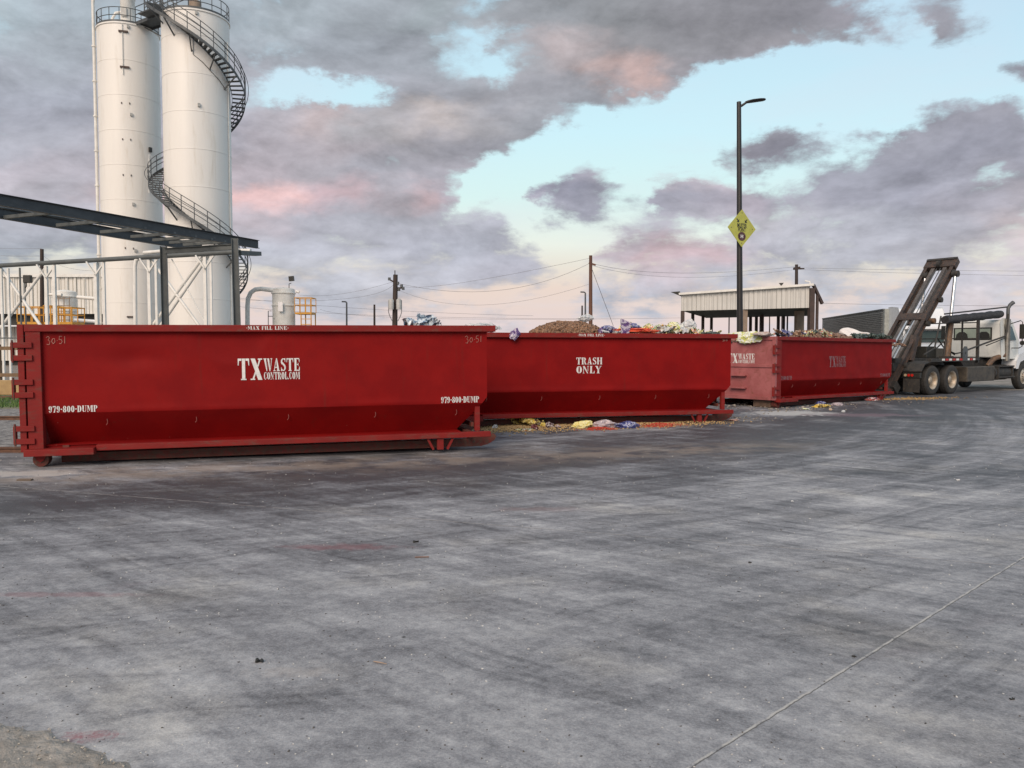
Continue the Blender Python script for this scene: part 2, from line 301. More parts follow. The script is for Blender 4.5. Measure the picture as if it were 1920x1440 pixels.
# ------------------------------------------------------------------ ground
def ground_material():
    m = bpy.data.materials.new('yard_concrete'); m.use_nodes = True; t = m.node_tree; t.nodes.clear(); k = N(t)
    o = k.new('ShaderNodeOutputMaterial'); b = k.new('ShaderNodeBsdfPrincipled'); t.links.new(b.outputs[0], o.inputs[0])
    X = k.new('ShaderNodeTexCoord').outputs['Object']; x, y, z = k.sep(X)
    wv = k.noise(X, .22, 3, .5, col=True); W = k.vm('ADD', X, k.vm('SCALE', k.vm('SUBTRACT', wv, (.5, .5, .5)), .9))
    rot = k.new('ShaderNodeMapping', vector_type='TEXTURE'); t.links.new(W, rot.inputs[0]); rot.inputs['Rotation'].default_value = (0, 0, R(-30)); rot.inputs['Scale'].default_value = (2.381, 0.870, 1)
    rot2 = k.new('ShaderNodeMapping', vector_type='TEXTURE'); t.links.new(W, rot2.inputs[0]); rot2.inputs['Rotation'].default_value = (0, 0, R(32)); rot2.inputs['Scale'].default_value = (2.778, 0.690, 1)
    s1 = k.noise(rot.outputs[0], 1.5, 7, .62, .2); s2 = k.noise(rot2.outputs[0], 2.4, 8, .66, .3); s3 = k.noise(rot.outputs[0], 7.0, 6, .65)
    s4 = k.noise(X, 1.1, 8, .62, .4); g = k.noise(X, 75, 4, .8); g2 = k.noise(X, 17, 8, .72)
    rot3 = k.new('ShaderNodeMapping', vector_type='TEXTURE'); t.links.new(X, rot3.inputs[0]); rot3.inputs['Rotation'].default_value = (0, 0, R(-42)); rot3.inputs['Scale'].default_value = (3.333, 0.294, 1); s5 = k.noise(rot3.outputs[0], 1.6, 8, .66, .1)
    big = k.noise(X, .35, 4, .5)
    def c(a, s): return k.m('MULTIPLY', k.m('SUBTRACT', a, .5), s)
    rx, ry = k.m('ADD', x, 8.0), k.m('SUBTRACT', y, 28.0)
    rad_ = k.m('SQRT', k.m('ADD', k.m('MULTIPLY', rx, rx), k.m('MULTIPLY', ry, ry))); ang_ = k.m('ARCTAN2', ry, rx)
    PW = k.xyz(k.m('ADD', rad_, c(s4, .9)), k.m('MULTIPLY', ang_, 7.0), 0.0)
    s6 = k.noise(PW, 1.0, 9, .68, .15); s7 = k.noise(k.xyz(k.m('MULTIPLY', rad_, 5.0), k.m('MULTIPLY', ang_, 6.0), 3.0), 1.0, 6, .62)
    wy_ = k.sm(y, 4.0, 8.5)
    v = k.m('ADD', k.m('ADD', .535, c(s1, .70)), k.m('MULTIPLY', k.m('ADD', c(s6, 1.1), c(s7, .75)), k.m('ADD', .25, k.m('MULTIPLY', wy_, .75))))
    for a, s in ((s2, .55), (s3, .50), (s4, .50), (g, .85), (g2, .80), (s5, .60), (big, .60)): v = k.m('ADD', v, c(a, s))
    # traffic band where the lorries turn past the containers
    yc = k.m('ADD', k.m('ADD', k.m('MULTIPLY', x, .67), k.m('MULTIPLY', k.m('MULTIPLY', x, x), .028)), 11.2)
    dst = k.m('DIVIDE', k.m('SUBTRACT', k.m('ADD', y, c(s4, 2.0)), yc), k.m('ADD', 1.9, k.m('MULTIPLY', k.m('MAXIMUM', x, 0), .15)))
    band = k.m('POWER', 2.718, k.m('MULTIPLY', k.m('MULTIPLY', dst, dst), -1))
    v = k.m('SUBTRACT', v, k.m('MULTIPLY', band, .38))
    for ang, off, am in ((-36, 0.0, .15), (38, 5.0, .14), (12, 9.0, .12)):
        mp = k.new('ShaderNodeMapping', vector_type='TEXTURE'); t.links.new(k.vm('ADD', X, k.vm('SCALE', k.vm('SUBTRACT', wv, (.5, .5, .5)), 1.2)), mp.inputs[0]); mp.inputs['Location'].default_value = (off, off*2, 0); mp.inputs['Rotation'].default_value = (0, 0, R(ang)); mp.inputs['Scale'].default_value = (4.545, 0.154, 1)
        tl = k.noise(mp.outputs[0], 1.0, 4, .55); msk = k.sm(k.noise(X, .45+off*.03, 3, .5), .44, .60)
        v = k.m('SUBTRACT', v, k.m('MULTIPLY', k.m('MULTIPLY', k.sm(tl, .56, .66), msk), am))
    far = k.sm(y, 5, 13); v = k.m('SUBTRACT', v, k.m('MULTIPLY', far, .12))
    # paler worn area near the camera on the left, pale dried puddle on the right
    def blob(cx, cy, rx, ry, amp):
        nonlocal v
        a = k.m('DIVIDE', k.m('SUBTRACT', k.m('ADD', x, c(s2, .9)), cx), rx); bq = k.m('DIVIDE', k.m('SUBTRACT', k.m('ADD', y, c(s1, .9)), cy), ry)
        e = k.m('POWER', 2.718, k.m('MULTIPLY', k.m('ADD', k.m('MULTIPLY', a, a), k.m('MULTIPLY', bq, bq)), -1))
        v = k.m('ADD', v, k.m('MULTIPLY', e, amp)); return e
    blob(-2.6, 3.9, 1.7, .8, .16); blob(3.85, 8.55, .55, .5, .22); blob(-5.9, 10.0, 1.6, .35, .2); blob(-.4, 4.6, 1.2, .25, .1); blob(1.6,3.3,1.5,.4,.05)
    blob(1.0, 4.0, .9, .3, -.10); blob(-1.0, 3.6, .9, .12, -.10)
    col = k.ramp(v, [(.04, (.062,.064,.071)), (.26, (.130,.134,.147)), (.5, (.238,.243,.262)), (.7, (.345,.351,.370)), (.95, (.50,.505,.515))]).outputs[0]
    # hue drift
    col = k.mix(k.m('MULTIPLY', k.sm(k.noise(X, .7, 5, .6), .5, .68), .45), col, k.mix(1, col, (1.06, 1.0, .88), 'MULTIPLY'))
    col = k.mix(k.m('MULTIPLY', k.sm(k.noise(rot2.outputs[0], .9, 6, .65), .60, .74), .10), col, (.22,.135,.15))
    # tan dust along the containers
    da = k.m('DIVIDE', k.m('SUBTRACT', y, k.m('ADD', k.m('MULTIPLY', x, .30), 11.9)), .75)
    dust = k.m('MULTIPLY', k.m('POWER', 2.718, k.m('MULTIPLY', k.m('MULTIPLY', da, da), -1)), k.sm(k.noise(X, 1.6, 7, .65), .38, .6))
    dust = k.m('MULTIPLY', dust, k.sm(x, 6.5, 3.0)); col = k.mix(k.m('MULTIPLY', dust, .55), col, (.33,.275,.225))
    # grey-brown grime behind and between containers 2 and 3
    # red paint splat near the camera, and pale red drag marks
    def stain(cx, cy, rx, ry, c3, lo, hi, amt, sc=9.):
        nonlocal col
        a = k.m('DIVIDE', k.m('SUBTRACT', x, cx), rx); bq = k.m('DIVIDE', k.m('SUBTRACT', y, cy), ry)
        e = k.m('POWER', 2.718, k.m('MULTIPLY', k.m('ADD', k.m('MULTIPLY', a, a), k.m('MULTIPLY', bq, bq)), -1))
        e = k.sm(k.m('ADD', e, c(k.noise(X, sc, 8, .75, .5), 2.1)), lo, hi); col = k.mix(k.m('MULTIPLY', e, amt), col, c3)
    p = gp(165, 1380); stain(p.x, p.y, .21, .085, (.27,.085,.105), .55, 1.25, .70, 24)
    p = gp(640, 1025); stain(p.x, p.y, .65, .16, (.24,.09,.10), .45, 1.0, .45, 5)
    p = gp(120, 1115); stain(p.x, p.y, .8, .08, (.24,.10,.11), .45, 1.0, .35, 5)
    p = gp(1010, 955); stain(p.x, p.y, .7, .2, (.26,.17,.16), .45, 1.0, .35, 5)
    p = gp(1455, 775); stain(p.x+.4, p.y, 1.6, 1.0, (.50,.50,.49), .52, .70, .85, 3.5)
    p = gp(1620, 778); stain(p.x, p.y, 1.8, .7, (.17,.12,.14), .45, .9, .8, 2)
    p = gp(1700, 748); stain(p.x, p.y, 1.4, .6, (.46,.30,.12), .55, .85, .7, 5)
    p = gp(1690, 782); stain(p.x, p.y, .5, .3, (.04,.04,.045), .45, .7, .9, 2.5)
    p = gp(1150, 797); stain(p.x, p.y, 1.6, .8, (.40,.29,.17), .42, .8, .8, 4)
    p = gp(980, 800); stain(p.x, p.y, .9, .95, (.45,.32,.17), .42, .8, .8, 4)
    p = gp(1230, 798); stain(p.x, p.y, .55, .35, (.45,.09,.05), .42, .75, .9, 6)
    p = gp(1125, 803); stain(p.x, p.y, .38, .3, (.45,.06,.04), .42, .75, .9, 6)
    p = gp(55, 888); stain(p.x, p.y, .9, .35, (.50,.47,.44), .5, .8, .75, 4)
    p = gp(560, 1260); stain(p.x, p.y, .3, .1, (.40,.36,.33), .45, 1.0, .3, 6)
    # joints between the slabs
    def joint(p, q, wd, c3, jag):
        nonlocal col
        d = (q-p).normalized(); nx, ny = -d.y, d.x
        dd = k.m('ADD', k.m('ADD', k.m('MULTIPLY', k.m('SUBTRACT', x, p.x), nx), k.m('MULTIPLY', k.m('SUBTRACT', y, p.y), ny)), c(k.noise(X, 9, 5, .7), jag))
        ad = k.m('ABSOLUTE', dd); br = k.noise(X, 7, 6, .75)
        e = k.m('MULTIPLY', k.sm(ad, wd*1.6, wd*.5), k.sm(br, .39, .53)); col = k.mix(e, col, c3)
        dk = k.m('MULTIPLY', k.sm(k.m('ABSOLUTE', k.m('ADD', dd, wd*.9)), wd*.7, wd*.2), .75); col = k.mix(dk, col, (.05,.048,.046))
    joint(gp(1290, 1440), gp(1915, 1048), .0075, (.46,.45,.43), .022)
    joint(gp(120, 921), gp(1640, 1040), .008, (.38,.36,.35), .02)
    pit = k.m('MULTIPLY', k.sm(k.noise(X, 30, 5, .7), .66, .72), .55); col = k.mix(pit, col, (.085,.085,.09))
    # speckle: pale chips and dark tar spots
    vo = k.new('ShaderNodeTexVoronoi'); t.links.new(X, vo.inputs[0]); vo.inputs['Scale'].default_value = 9
    sel = k.sep(vo.outputs['Color']); e = k.m('MULTIPLY', k.sm(vo.outputs['Distance'], .055, .02), k.m('GREATER_THAN', sel[0], .86)); col = k.mix(e, col, (.6,.6,.58))
    vo = k.new('ShaderNodeTexVoronoi'); t.links.new(W, vo.inputs[0]); vo.inputs['Scale'].default_value = 3.4
    sel = k.sep(vo.outputs['Color']); e = k.m('MULTIPLY', k.sm(vo.outputs['Distance'], .07, .03), k.m('GREATER_THAN', sel[1], .80)); col = k.mix(e, col, (.045,.045,.047))
    k.put(b.inputs['Base Color'], col)
    k.put(b.inputs['Roughness'], k.m('ADD', .56, k.m('MULTIPLY', v, .3))); b.inputs['Specular IOR Level'].default_value = .35
    bn = k.new('ShaderNodeBump'); bn.inputs['Strength'].default_value = .45; bn.inputs['Distance'].default_value = .012
    k.put(bn.inputs['Height'], k.m('ADD', k.noise(X, 24, 8, .7), k.m('MULTIPLY', k.noise(X, 110, 4, .7), .5))); t.links.new(bn.outputs[0], b.inputs['Normal'])
    return m
CONC = ground_material()
YARD = MB().add([(-60,-40,0),(90,-40,0),(90,31,0),(-1.8,31,0),(-1.8,14.6,0),(-8,12.6,0),(-60,12.0,0)], [tuple(range(7))]).build('concrete_yard', CONC); tag(YARD, kind='structure')
DIRT = mat('dirt_gravel', (.24,.215,.19), (.14,.125,.11), .8, .9, dirt=(.36,.34,.31), dirtamt=.42, bump=.8, bscale=12)
g = MB().add([(-2500,-2500,-.008),(2500,-2500,-.008),(2500,2500,-.008),(-2500,2500,-.008)], [(0,1,2,3)]).build('ground', DIRT); tag(g, kind='structure')
GRAV = mat('track_ballast', (.26,.25,.24), (.09,.085,.09), 5, .9, dirt=(.42,.40,.38), dirtamt=.4, bump=1, bscale=14)
g = MB().add([(-40,11.5,-.004),(-3,11.5,-.004),(-3,21.5,-.004),(-40,21.5,-.004)], [(0,1,2,3)]).build('gravel_bed', GRAV); tag(g, kind='structure')
GRASS = mat('verge_green', (.055,.10,.03), (.20,.18,.13), 1.2, .95, dirt=(.34,.30,.24), dirtamt=.3, bump=1, bscale=20)
g = MB().add([(-60,21.5,-.004),(-10,21.5,-.004),(-10,29,-.004),(-60,29,-.004)], [(0,1,2,3)]).build('grass_verge', GRASS); tag(g, kind='structure')
rnd = random.Random(5)
m_ = MB()                                                # blades on the verge
for i in range(5000):
    x = rnd.uniform(-22, -13); y = rnd.uniform(21.8, 26.5); h = rnd.uniform(.04, .13); a = rnd.uniform(0, 3.1); dx_, dy_ = .02*math.cos(a), .02*math.sin(a)
    m_.add([(x-dx_, y-dy_, 0), (x+dx_, y+dy_, 0), (x+rnd.uniform(-.04,.04), y+rnd.uniform(-.04,.04), h)], [(0,1,2)])
tag(m_.build('grass', mat('grass_blade', (.07,.14,.035), (.11,.17,.05), 2, .8)), 'short green grass on the verge beyond the railway track', 'grass', kind='stuff')

# broken gravel patch at the near left corner
PATCH = mat('broken_concrete', (.34,.32,.295), (.235,.22,.20), 9, .9, dirt=(.15,.14,.125), dirtamt=.36, bump=1, bscale=30, detail=9)
A_, B_, C_ = gp(-60, 1352), gp(185, 1411), gp(260, 1452)
m_ = MB(); nx_, ny_ = 160, 70
vs = []; p3 = gp(420, 1600); p2 = gp(-200, 1750)
def edge(t):
    pts = [gp(-160, 1335), gp(0, 1357), gp(90, 1375), gp(185, 1411), gp(255, 1445), gp(330, 1500), gp(430, 1600)]
    u = t*(len(pts)-1); i = min(int(u), len(pts)-2); q = pts[i].lerp(pts[i+1], u-i)
    return q+Vector((mnoise.noise(Vector((t*14, 3, 0)))*.02, mnoise.noise(Vector((t*17, 9, 0)))*.03, 0))
for j in range(ny_+1):
    for i in range(nx_+1):
        a = edge(i/nx_); b = p2+Vector((i/nx_*.35, 0, 0)); q = a.lerp(b, (j/ny_))
        h = 0 if j == 0 else min(1, j/3)*(.007+.007*mnoise.fractal(Vector((q.x*14, q.y*22, 1)), .8, 2.2, 7)+.014*max(0, mnoise.noise(Vector((q.x*5, q.y*19, 7)))))
        vs.append((q.x, q.y, max(.001, h)))
m_.add(vs, [(j*(nx_+1)+i, j*(nx_+1)+i+1, (j+1)*(nx_+1)+i+1, (j+1)*(nx_+1)+i) for j in range(ny_) for i in range(nx_)], True)
tag(m_.build('gravel_patch', PATCH), kind='structure')
m_ = MB()
def lump(mb, c, s, rr, sub=0, smooth=False, seed=0):
    ico = [(0,0,1),(.894,0,.447),(.276,.851,.447),(-.724,.526,.447),(-.724,-.526,.447),(.276,-.851,.447),(.724,.526,-.447),(-.276,.851,-.447),(-.894,0,-.447),(-.276,-.851,-.447),(.724,-.526,-.447),(0,0,-1)]
    fs = [(0,1,2),(0,2,3),(0,3,4),(0,4,5),(0,5,1),(1,6,2),(2,7,3),(3,8,4),(4,9,5),(5,10,1),(6,7,2),(7,8,3),(8,9,4),(9,10,5),(10,6,1),(11,7,6),(11,8,7),(11,9,8),(11,10,9),(11,6,10)]
    a = rr.uniform(0, 6.28); ca, sa = math.cos(a), math.sin(a); ti = rr.uniform(-.6, .6); ct, st = math.cos(ti), math.sin(ti)
    vs = []
    for (x, y, z) in ico:
        f = rr.uniform(.75, 1.2); x, y, z = x*s[0]*f, y*s[1]*f, z*s[2]*f
        x, z = x*ct-z*st, x*st+z*ct
        vs.append((c[0]+x*ca-y*sa, c[1]+x*sa+y*ca, c[2]+z))
    mb.add(vs, fs, smooth)
for i in range(800):
    t, s = rnd.random(), rnd.random()**1.3; q = edge(t).lerp(p2+Vector((t*.35, 0, 0)), s); r_ = rnd.uniform(.0015, .0055)
    lump(m_, (q.x, q.y, r_*.4+.008), (r_*1.4, r_, r_*.7), rnd)
tag(m_.build('gravel', mat('pale_gravel', (.46,.43,.38), (.22,.20,.17), 30, .85)), 'loose pale stones on the broken ground at the near left corner', 'gravel', kind='stuff')
m_ = MB(); m2 = MB()
for i in range(1500):
    d = 2.6*(12/2.6)**rnd.random(); x = rnd.uniform(-.75, .75)*d; r_ = rnd.uniform(.0015, .0038)*(1+.10*d)
    lump(m_ if rnd.random() < .5 else m2, (x, d, r_*.3), (r_*1.5, r_, r_*.6), rnd)
tag(m_.build('pale_grit', mat('pale_chip', (.62,.62,.59), (.45,.44,.42), 40, .7)), 'tiny pale chips strewn over the grey yard', 'grit', kind='stuff')
tag(m2.build('dark_grit', mat('dark_chip', (.06,.06,.06), (.10,.09,.08), 40, .8)), 'tiny dark crumbs strewn over the grey yard', 'grit', kind='stuff')
def ground_lump(px, py, sx, sy, sz, mt, name, label, cat, seed):
    rr = random.Random(seed); c = gp(px, py); mb = MB()
    for i in range(4): lump(mb, (rr.uniform(-.5,.5)*sx, rr.uniform(-.4,.4)*sy, sz*.6), (sx*.5, sy*.5, sz*.6), rr)
    o = mb.build(name, mt); o.location = c; tag(o, label, cat); return o
ground_lump(486, 1242, .04, .022, .014, SIGNK, 'rubber_scrap', 'black crumpled rubber scrap alone on the near concrete', 'scrap', 1)
ground_lump(1405, 1056, .022, .012, .009, SIGNK, 'tar_lump', 'small black lump near the centre right of the yard', 'lump', 2)
ground_lump(1602, 1232, .022, .010, .007, SIGNK, 'tar_lump', 'small black lump beside the diagonal concrete joint', 'lump', 3)
ground_lump(1898, 1312, .018, .009, .007, SIGNK, 'tar_lump', 'small black lump at the right edge of the near concrete', 'lump', 4)
ground_lump(782, 1017, .05, .02, .012, SIGNK, 'tar_lump', 'small black lump on the yard in front of the first container', 'lump', 5)
ground_lump(1796, 901, .035, .02, .014, WHITEP, 'paper_scrap', 'small white paper scrap on the far right of the yard', 'scrap', 6)
ground_lump(1485, 940, .03, .015, .008, WHITEP, 'paper_scrap', 'tiny white paper scrap on the middle of the yard', 'scrap', 7)
q = gp(712, 1245); o = MB().tube([(-.035,.02,.006),(0,.0,.009),(.04,-.014,.006)], [.003,.004,.002], 6).build('stick', mat('stick_wood', (.35,.26,.2))); o.location = q; tag(o, 'thin brown splinter of wood lying on the near concrete', 'stick')
q = gp(790, 1046); o = MB().tube([(-.05,0,.006),(.06,.01,.006)], .005, 6).build('stick', mat('stick_brown', (.2,.12,.09))); o.location = q; tag(o, 'short brown twig lying farther out on the yard', 'stick')
q = gp(47, 901); o = MB().box(-.09,.09,-.03,.03,0,.02).build('wood_offcut', mat('offcut', (.15,.11,.08)), bevel=.003); o.location = q; tag(o, 'dark flat wood offcut beside the wheel of the first container', 'offcut')

# ------------------------------------------------------------------ stencil lettering
def rect(a, b, c, d): return [(a, b), (c, b), (c, d), (a, d)]
def arc(cx, cy, ro, so_, ri, si, a0, a1, k=8, ox=0):
    P_ = []
    for i in range(k):
        t0, t1 = R(a0+(a1-a0)*i/k), R(a0+(a1-a0)*(i+1)/k)
        P_.append([(cx+ro*math.cos(t0), cy+so_*math.sin(t0)), (cx+ro*math.cos(t1), cy+so_*math.sin(t1)), (cx+ox+ri*math.cos(t1), cy+si*math.sin(t1)), (cx+ox+ri*math.cos(t0), cy+si*math.sin(t0))])
    return P_
def stem(x, w=.22, y0=0, y1=1, s=.05, gap=None):
    out_ = [rect(x, y0, x+w, y1)] if not gap else [rect(x, y0, x+w, gap-.025), rect(x, gap+.025, x+w, y1)]
    return out_+[rect(x-s, y0, x, y0+.06), rect(x+w, y0, x+w+s, y0+.06), rect(x-s, y1-.06, x, y1), rect(x+w, y1-.06, x+w+s, y1)]
def _g():
    G = {}
    G['T'] = (.78, [rect(0,.9,.25,1), rect(.53,.9,.78,1), [(0,.9),(.09,.9),(.05,.68),(0,.68)], [(.69,.9),(.78,.9),(.78,.68),(.73,.68)], rect(.28,.06,.50,1), rect(.2,0,.58,.06)])
    G['X'] = (.86, [[(.04,1),(.34,1),(.84,0),(.54,0)], [(.64,1),(.76,1),(.56,.60),(.50,.68)], [(.12,0),(.24,0),(.42,.34),(.35,.42)], rect(.54,.94,.84,1), rect(.02,0,.34,.06)])
    G['W'] = (1.0, [[(.03,1),(.27,1),(.42,0),(.33,0)], [(.42,1),(.64,1),(.76,0),(.67,0)], [(.40,.12),(.45,.5),(.50,.72),(.43,.28)], [(.88,1),(.96,1),(.80,.06),(.76,.16)], rect(0,.94,.34,1), rect(.80,.94,1,1)])
    G['A'] = (.82, [[(.36,1),(.48,1),(.74,0),(.50,0)], [(.32,.9),(.36,.8),(.20,.06),(.12,.06)], rect(.22,.26,.48,.33), rect(.04,0,.30,.06), rect(.44,0,.80,.06)])
    G['V'] = (.8, [])
    G['S'] = (.64, arc(.31,.73,.27,.27,.10,.20,75,235,8)+arc(.33,.27,.27,.27,.10,.20,-115,55,8)+[[(.10,.62),(.26,.70),(.56,.44),(.42,.34)]]+[[(.44,1),(.56,1),(.56,.70),(.52,.70)], [(.06,.30),(.10,.30),(.18,0),(.06,0)]]+arc(.31,.73,.27,.27,.16,.20,40,72,3)+arc(.33,.27,.27,.27,.16,.20,210,242,3))
    G['E'] = (.70, stem(.08)+[rect(.34,.92,.62,1), [(.56,.92),(.66,.92),(.66,.68),(.62,.68)], rect(.34,0,.62,.08), [(.56,.08),(.62,.32),(.68,.32),(.68,0)], rect(.34,.47,.48,.54), rect(.48,.38,.53,.63)])
    G['F'] = (.66, stem(.08)+[rect(.34,.92,.62,1), [(.56,.92),(.66,.92),(.66,.68),(.62,.68)], rect(.34,.47,.48,.54), rect(.48,.38,.53,.63)])
    G['L'] = (.64, stem(.08)+[rect(.35,0,.60,.08), [(.52,.08),(.58,.34),(.64,.34),(.64,0)]])
    G['I'] = (.36, stem(.08))
    G['H'] = (.86, stem(.06)+stem(.56)+[rect(.32,.46,.52,.54)])
    G['N'] = (.84, [rect(.10,.06,.16,.9), rect(.03,0,.24,.06), [(.03,1),(.26,1),(.72,0),(.60,0)], rect(.66,.3,.72,.94), rect(.58,.94,.80,1)])
    G['M'] = (1.04, [rect(.10,.06,.16,.9), rect(.03,0,.24,.06), [(.04,1),(.28,1),(.50,.12),(.44,.12)], [(.52,.22),(.66,.86),(.66,1),(.62,1),(.50,.42)], rect(.72,0,.94,1), rect(.64,0,1.0,.06), rect(.94,.94,1.0,1)])
    G['C'] = (.70, arc(.36,.5,.32,.5,.10,.42,60,165,8)+arc(.36,.5,.32,.5,.10,.42,195,300,8)+arc(.36,.5,.32,.5,.09,.42,165,195,2)+[[(.56,1),(.63,1),(.63,.66),(.59,.66)], rect(.58,.08,.63,.34)])
    G['O'] = (.74, arc(.37,.5,.35,.5,.10,.42,98,262,10)+arc(.37,.5,.35,.5,.10,.42,-82,82,10))
    G['0'] = (.62, arc(.31,.5,.28,.5,.07,.42,98,262,10)+arc(.31,.5,.28,.5,.07,.42,-82,82,10))
    G['D'] = (.74, stem(.06)+arc(.34,.5,.36,.5,.12,.42,-86,86,10))
    G['U'] = (.80, [rect(.08,.36,.30,1), rect(.02,.94,.36,1), rect(.62,.3,.68,.94), rect(.54,.94,.78,1)]+arc(.38,.32,.30,.32,.09,.24,180,262,6)+arc(.38,.32,.30,.32,.24,.26,278,360,6))
    G['P'] = (.70, stem(.06)+arc(.34,.73,.32,.27,.10,.19,-84,84,8))
    G['R'] = (.78, stem(.06)+arc(.34,.74,.32,.26,.10,.18,-84,84,8)+[[(.36,.46),(.52,.5),(.70,.08),(.50,.02)], rect(.50,0,.78,.07)])
    G['Y'] = (.82, [[(.04,1),(.30,1),(.50,.46),(.32,.46)], [(.66,1),(.74,1),(.53,.5),(.50,.58)], rect(.31,.06,.51,.44), rect(.22,0,.60,.06), rect(0,.94,.36,1), rect(.58,.94,.82,1)])
    G['9'] = (.62, arc(.30,.70,.27,.30,.07,.22,98,262,8)+arc(.32,.70,.25,.30,.06,.22,-60,82,6)+[[(.38,.66),(.57,.70),(.50,.16),(.36,.04)]]+[rect(.08,.1,.24,.26), [(.12,.02),(.38,.0),(.42,.07),(.14,.08)]])
    G['7'] = (.58, [rect(.04,.84,.54,1), rect(.04,.70,.10,1), [(.42,.82),(.54,.84),(.38,0),(.16,0)]])
    G['8'] = (.62, arc(.31,.74,.26,.26,.08,.19,98,262,8)+arc(.31,.74,.26,.26,.08,.19,-82,82,8)+arc(.31,.26,.29,.26,.08,.18,98,262,8)+arc(.31,.26,.29,.26,.08,.18,-82,82,8))
    G['-'] = (.34, [rect(.04,.42,.30,.56)]); G['.'] = (.26, [rect(.03,0,.20,.16)]); G[' '] = (.4, [])
    return G
GL = _g()
def stencil(mb, txt, x0, z0, x1, z1, f):
    """lay a word between two corners of a flat panel; f maps (x, z) on it to 3D"""
    tw = sum(GL[c][0]+.06 for c in txt)-.06; k = (x1-x0)/tw; x = x0
    for c in txt:
        wd, polys = GL[c]
        for p in polys: mb.add([f(x+a*k, z0+b*(z1-z0)) for a, b in p], [tuple(range(len(p)))])
        x += (wd+.06)*k
    return mb
def scribble(mb, strokes, x0, z0, x1, z1, f, wd):
    for st in strokes:
        P_ = [(x0+a*(x1-x0), z0+b*(z1-z0)) for a, b in st]
        for (a, b), (c, d) in zip(P_, P_[1:]):
            L = math.hypot(c-a, d-b) or 1; ex, ez = -(d-b)/L*wd/2, (c-a)/L*wd/2
            mb.add([f(a+ex, b+ez), f(c+ex, d+ez), f(c-ex, d-ez), f(a-ex, b-ez)], [(0,1,2,3)])
NUM3051 = [[(0,.8),(.1,.95),(.18,.8),(.1,.55),(.2,.4),(.14,.05),(.02,.1)], [(.34,.7),(.28,.4),(.36,.15),(.46,.35),(.44,.7),(.34,.7)], [(.56,.5),(.6,.5)], [(.84,.95),(.7,.95),(.68,.6),(.8,.6),(.84,.35),(.76,.15),(.68,.2)], [(.98,.95),(.97,.2)]]

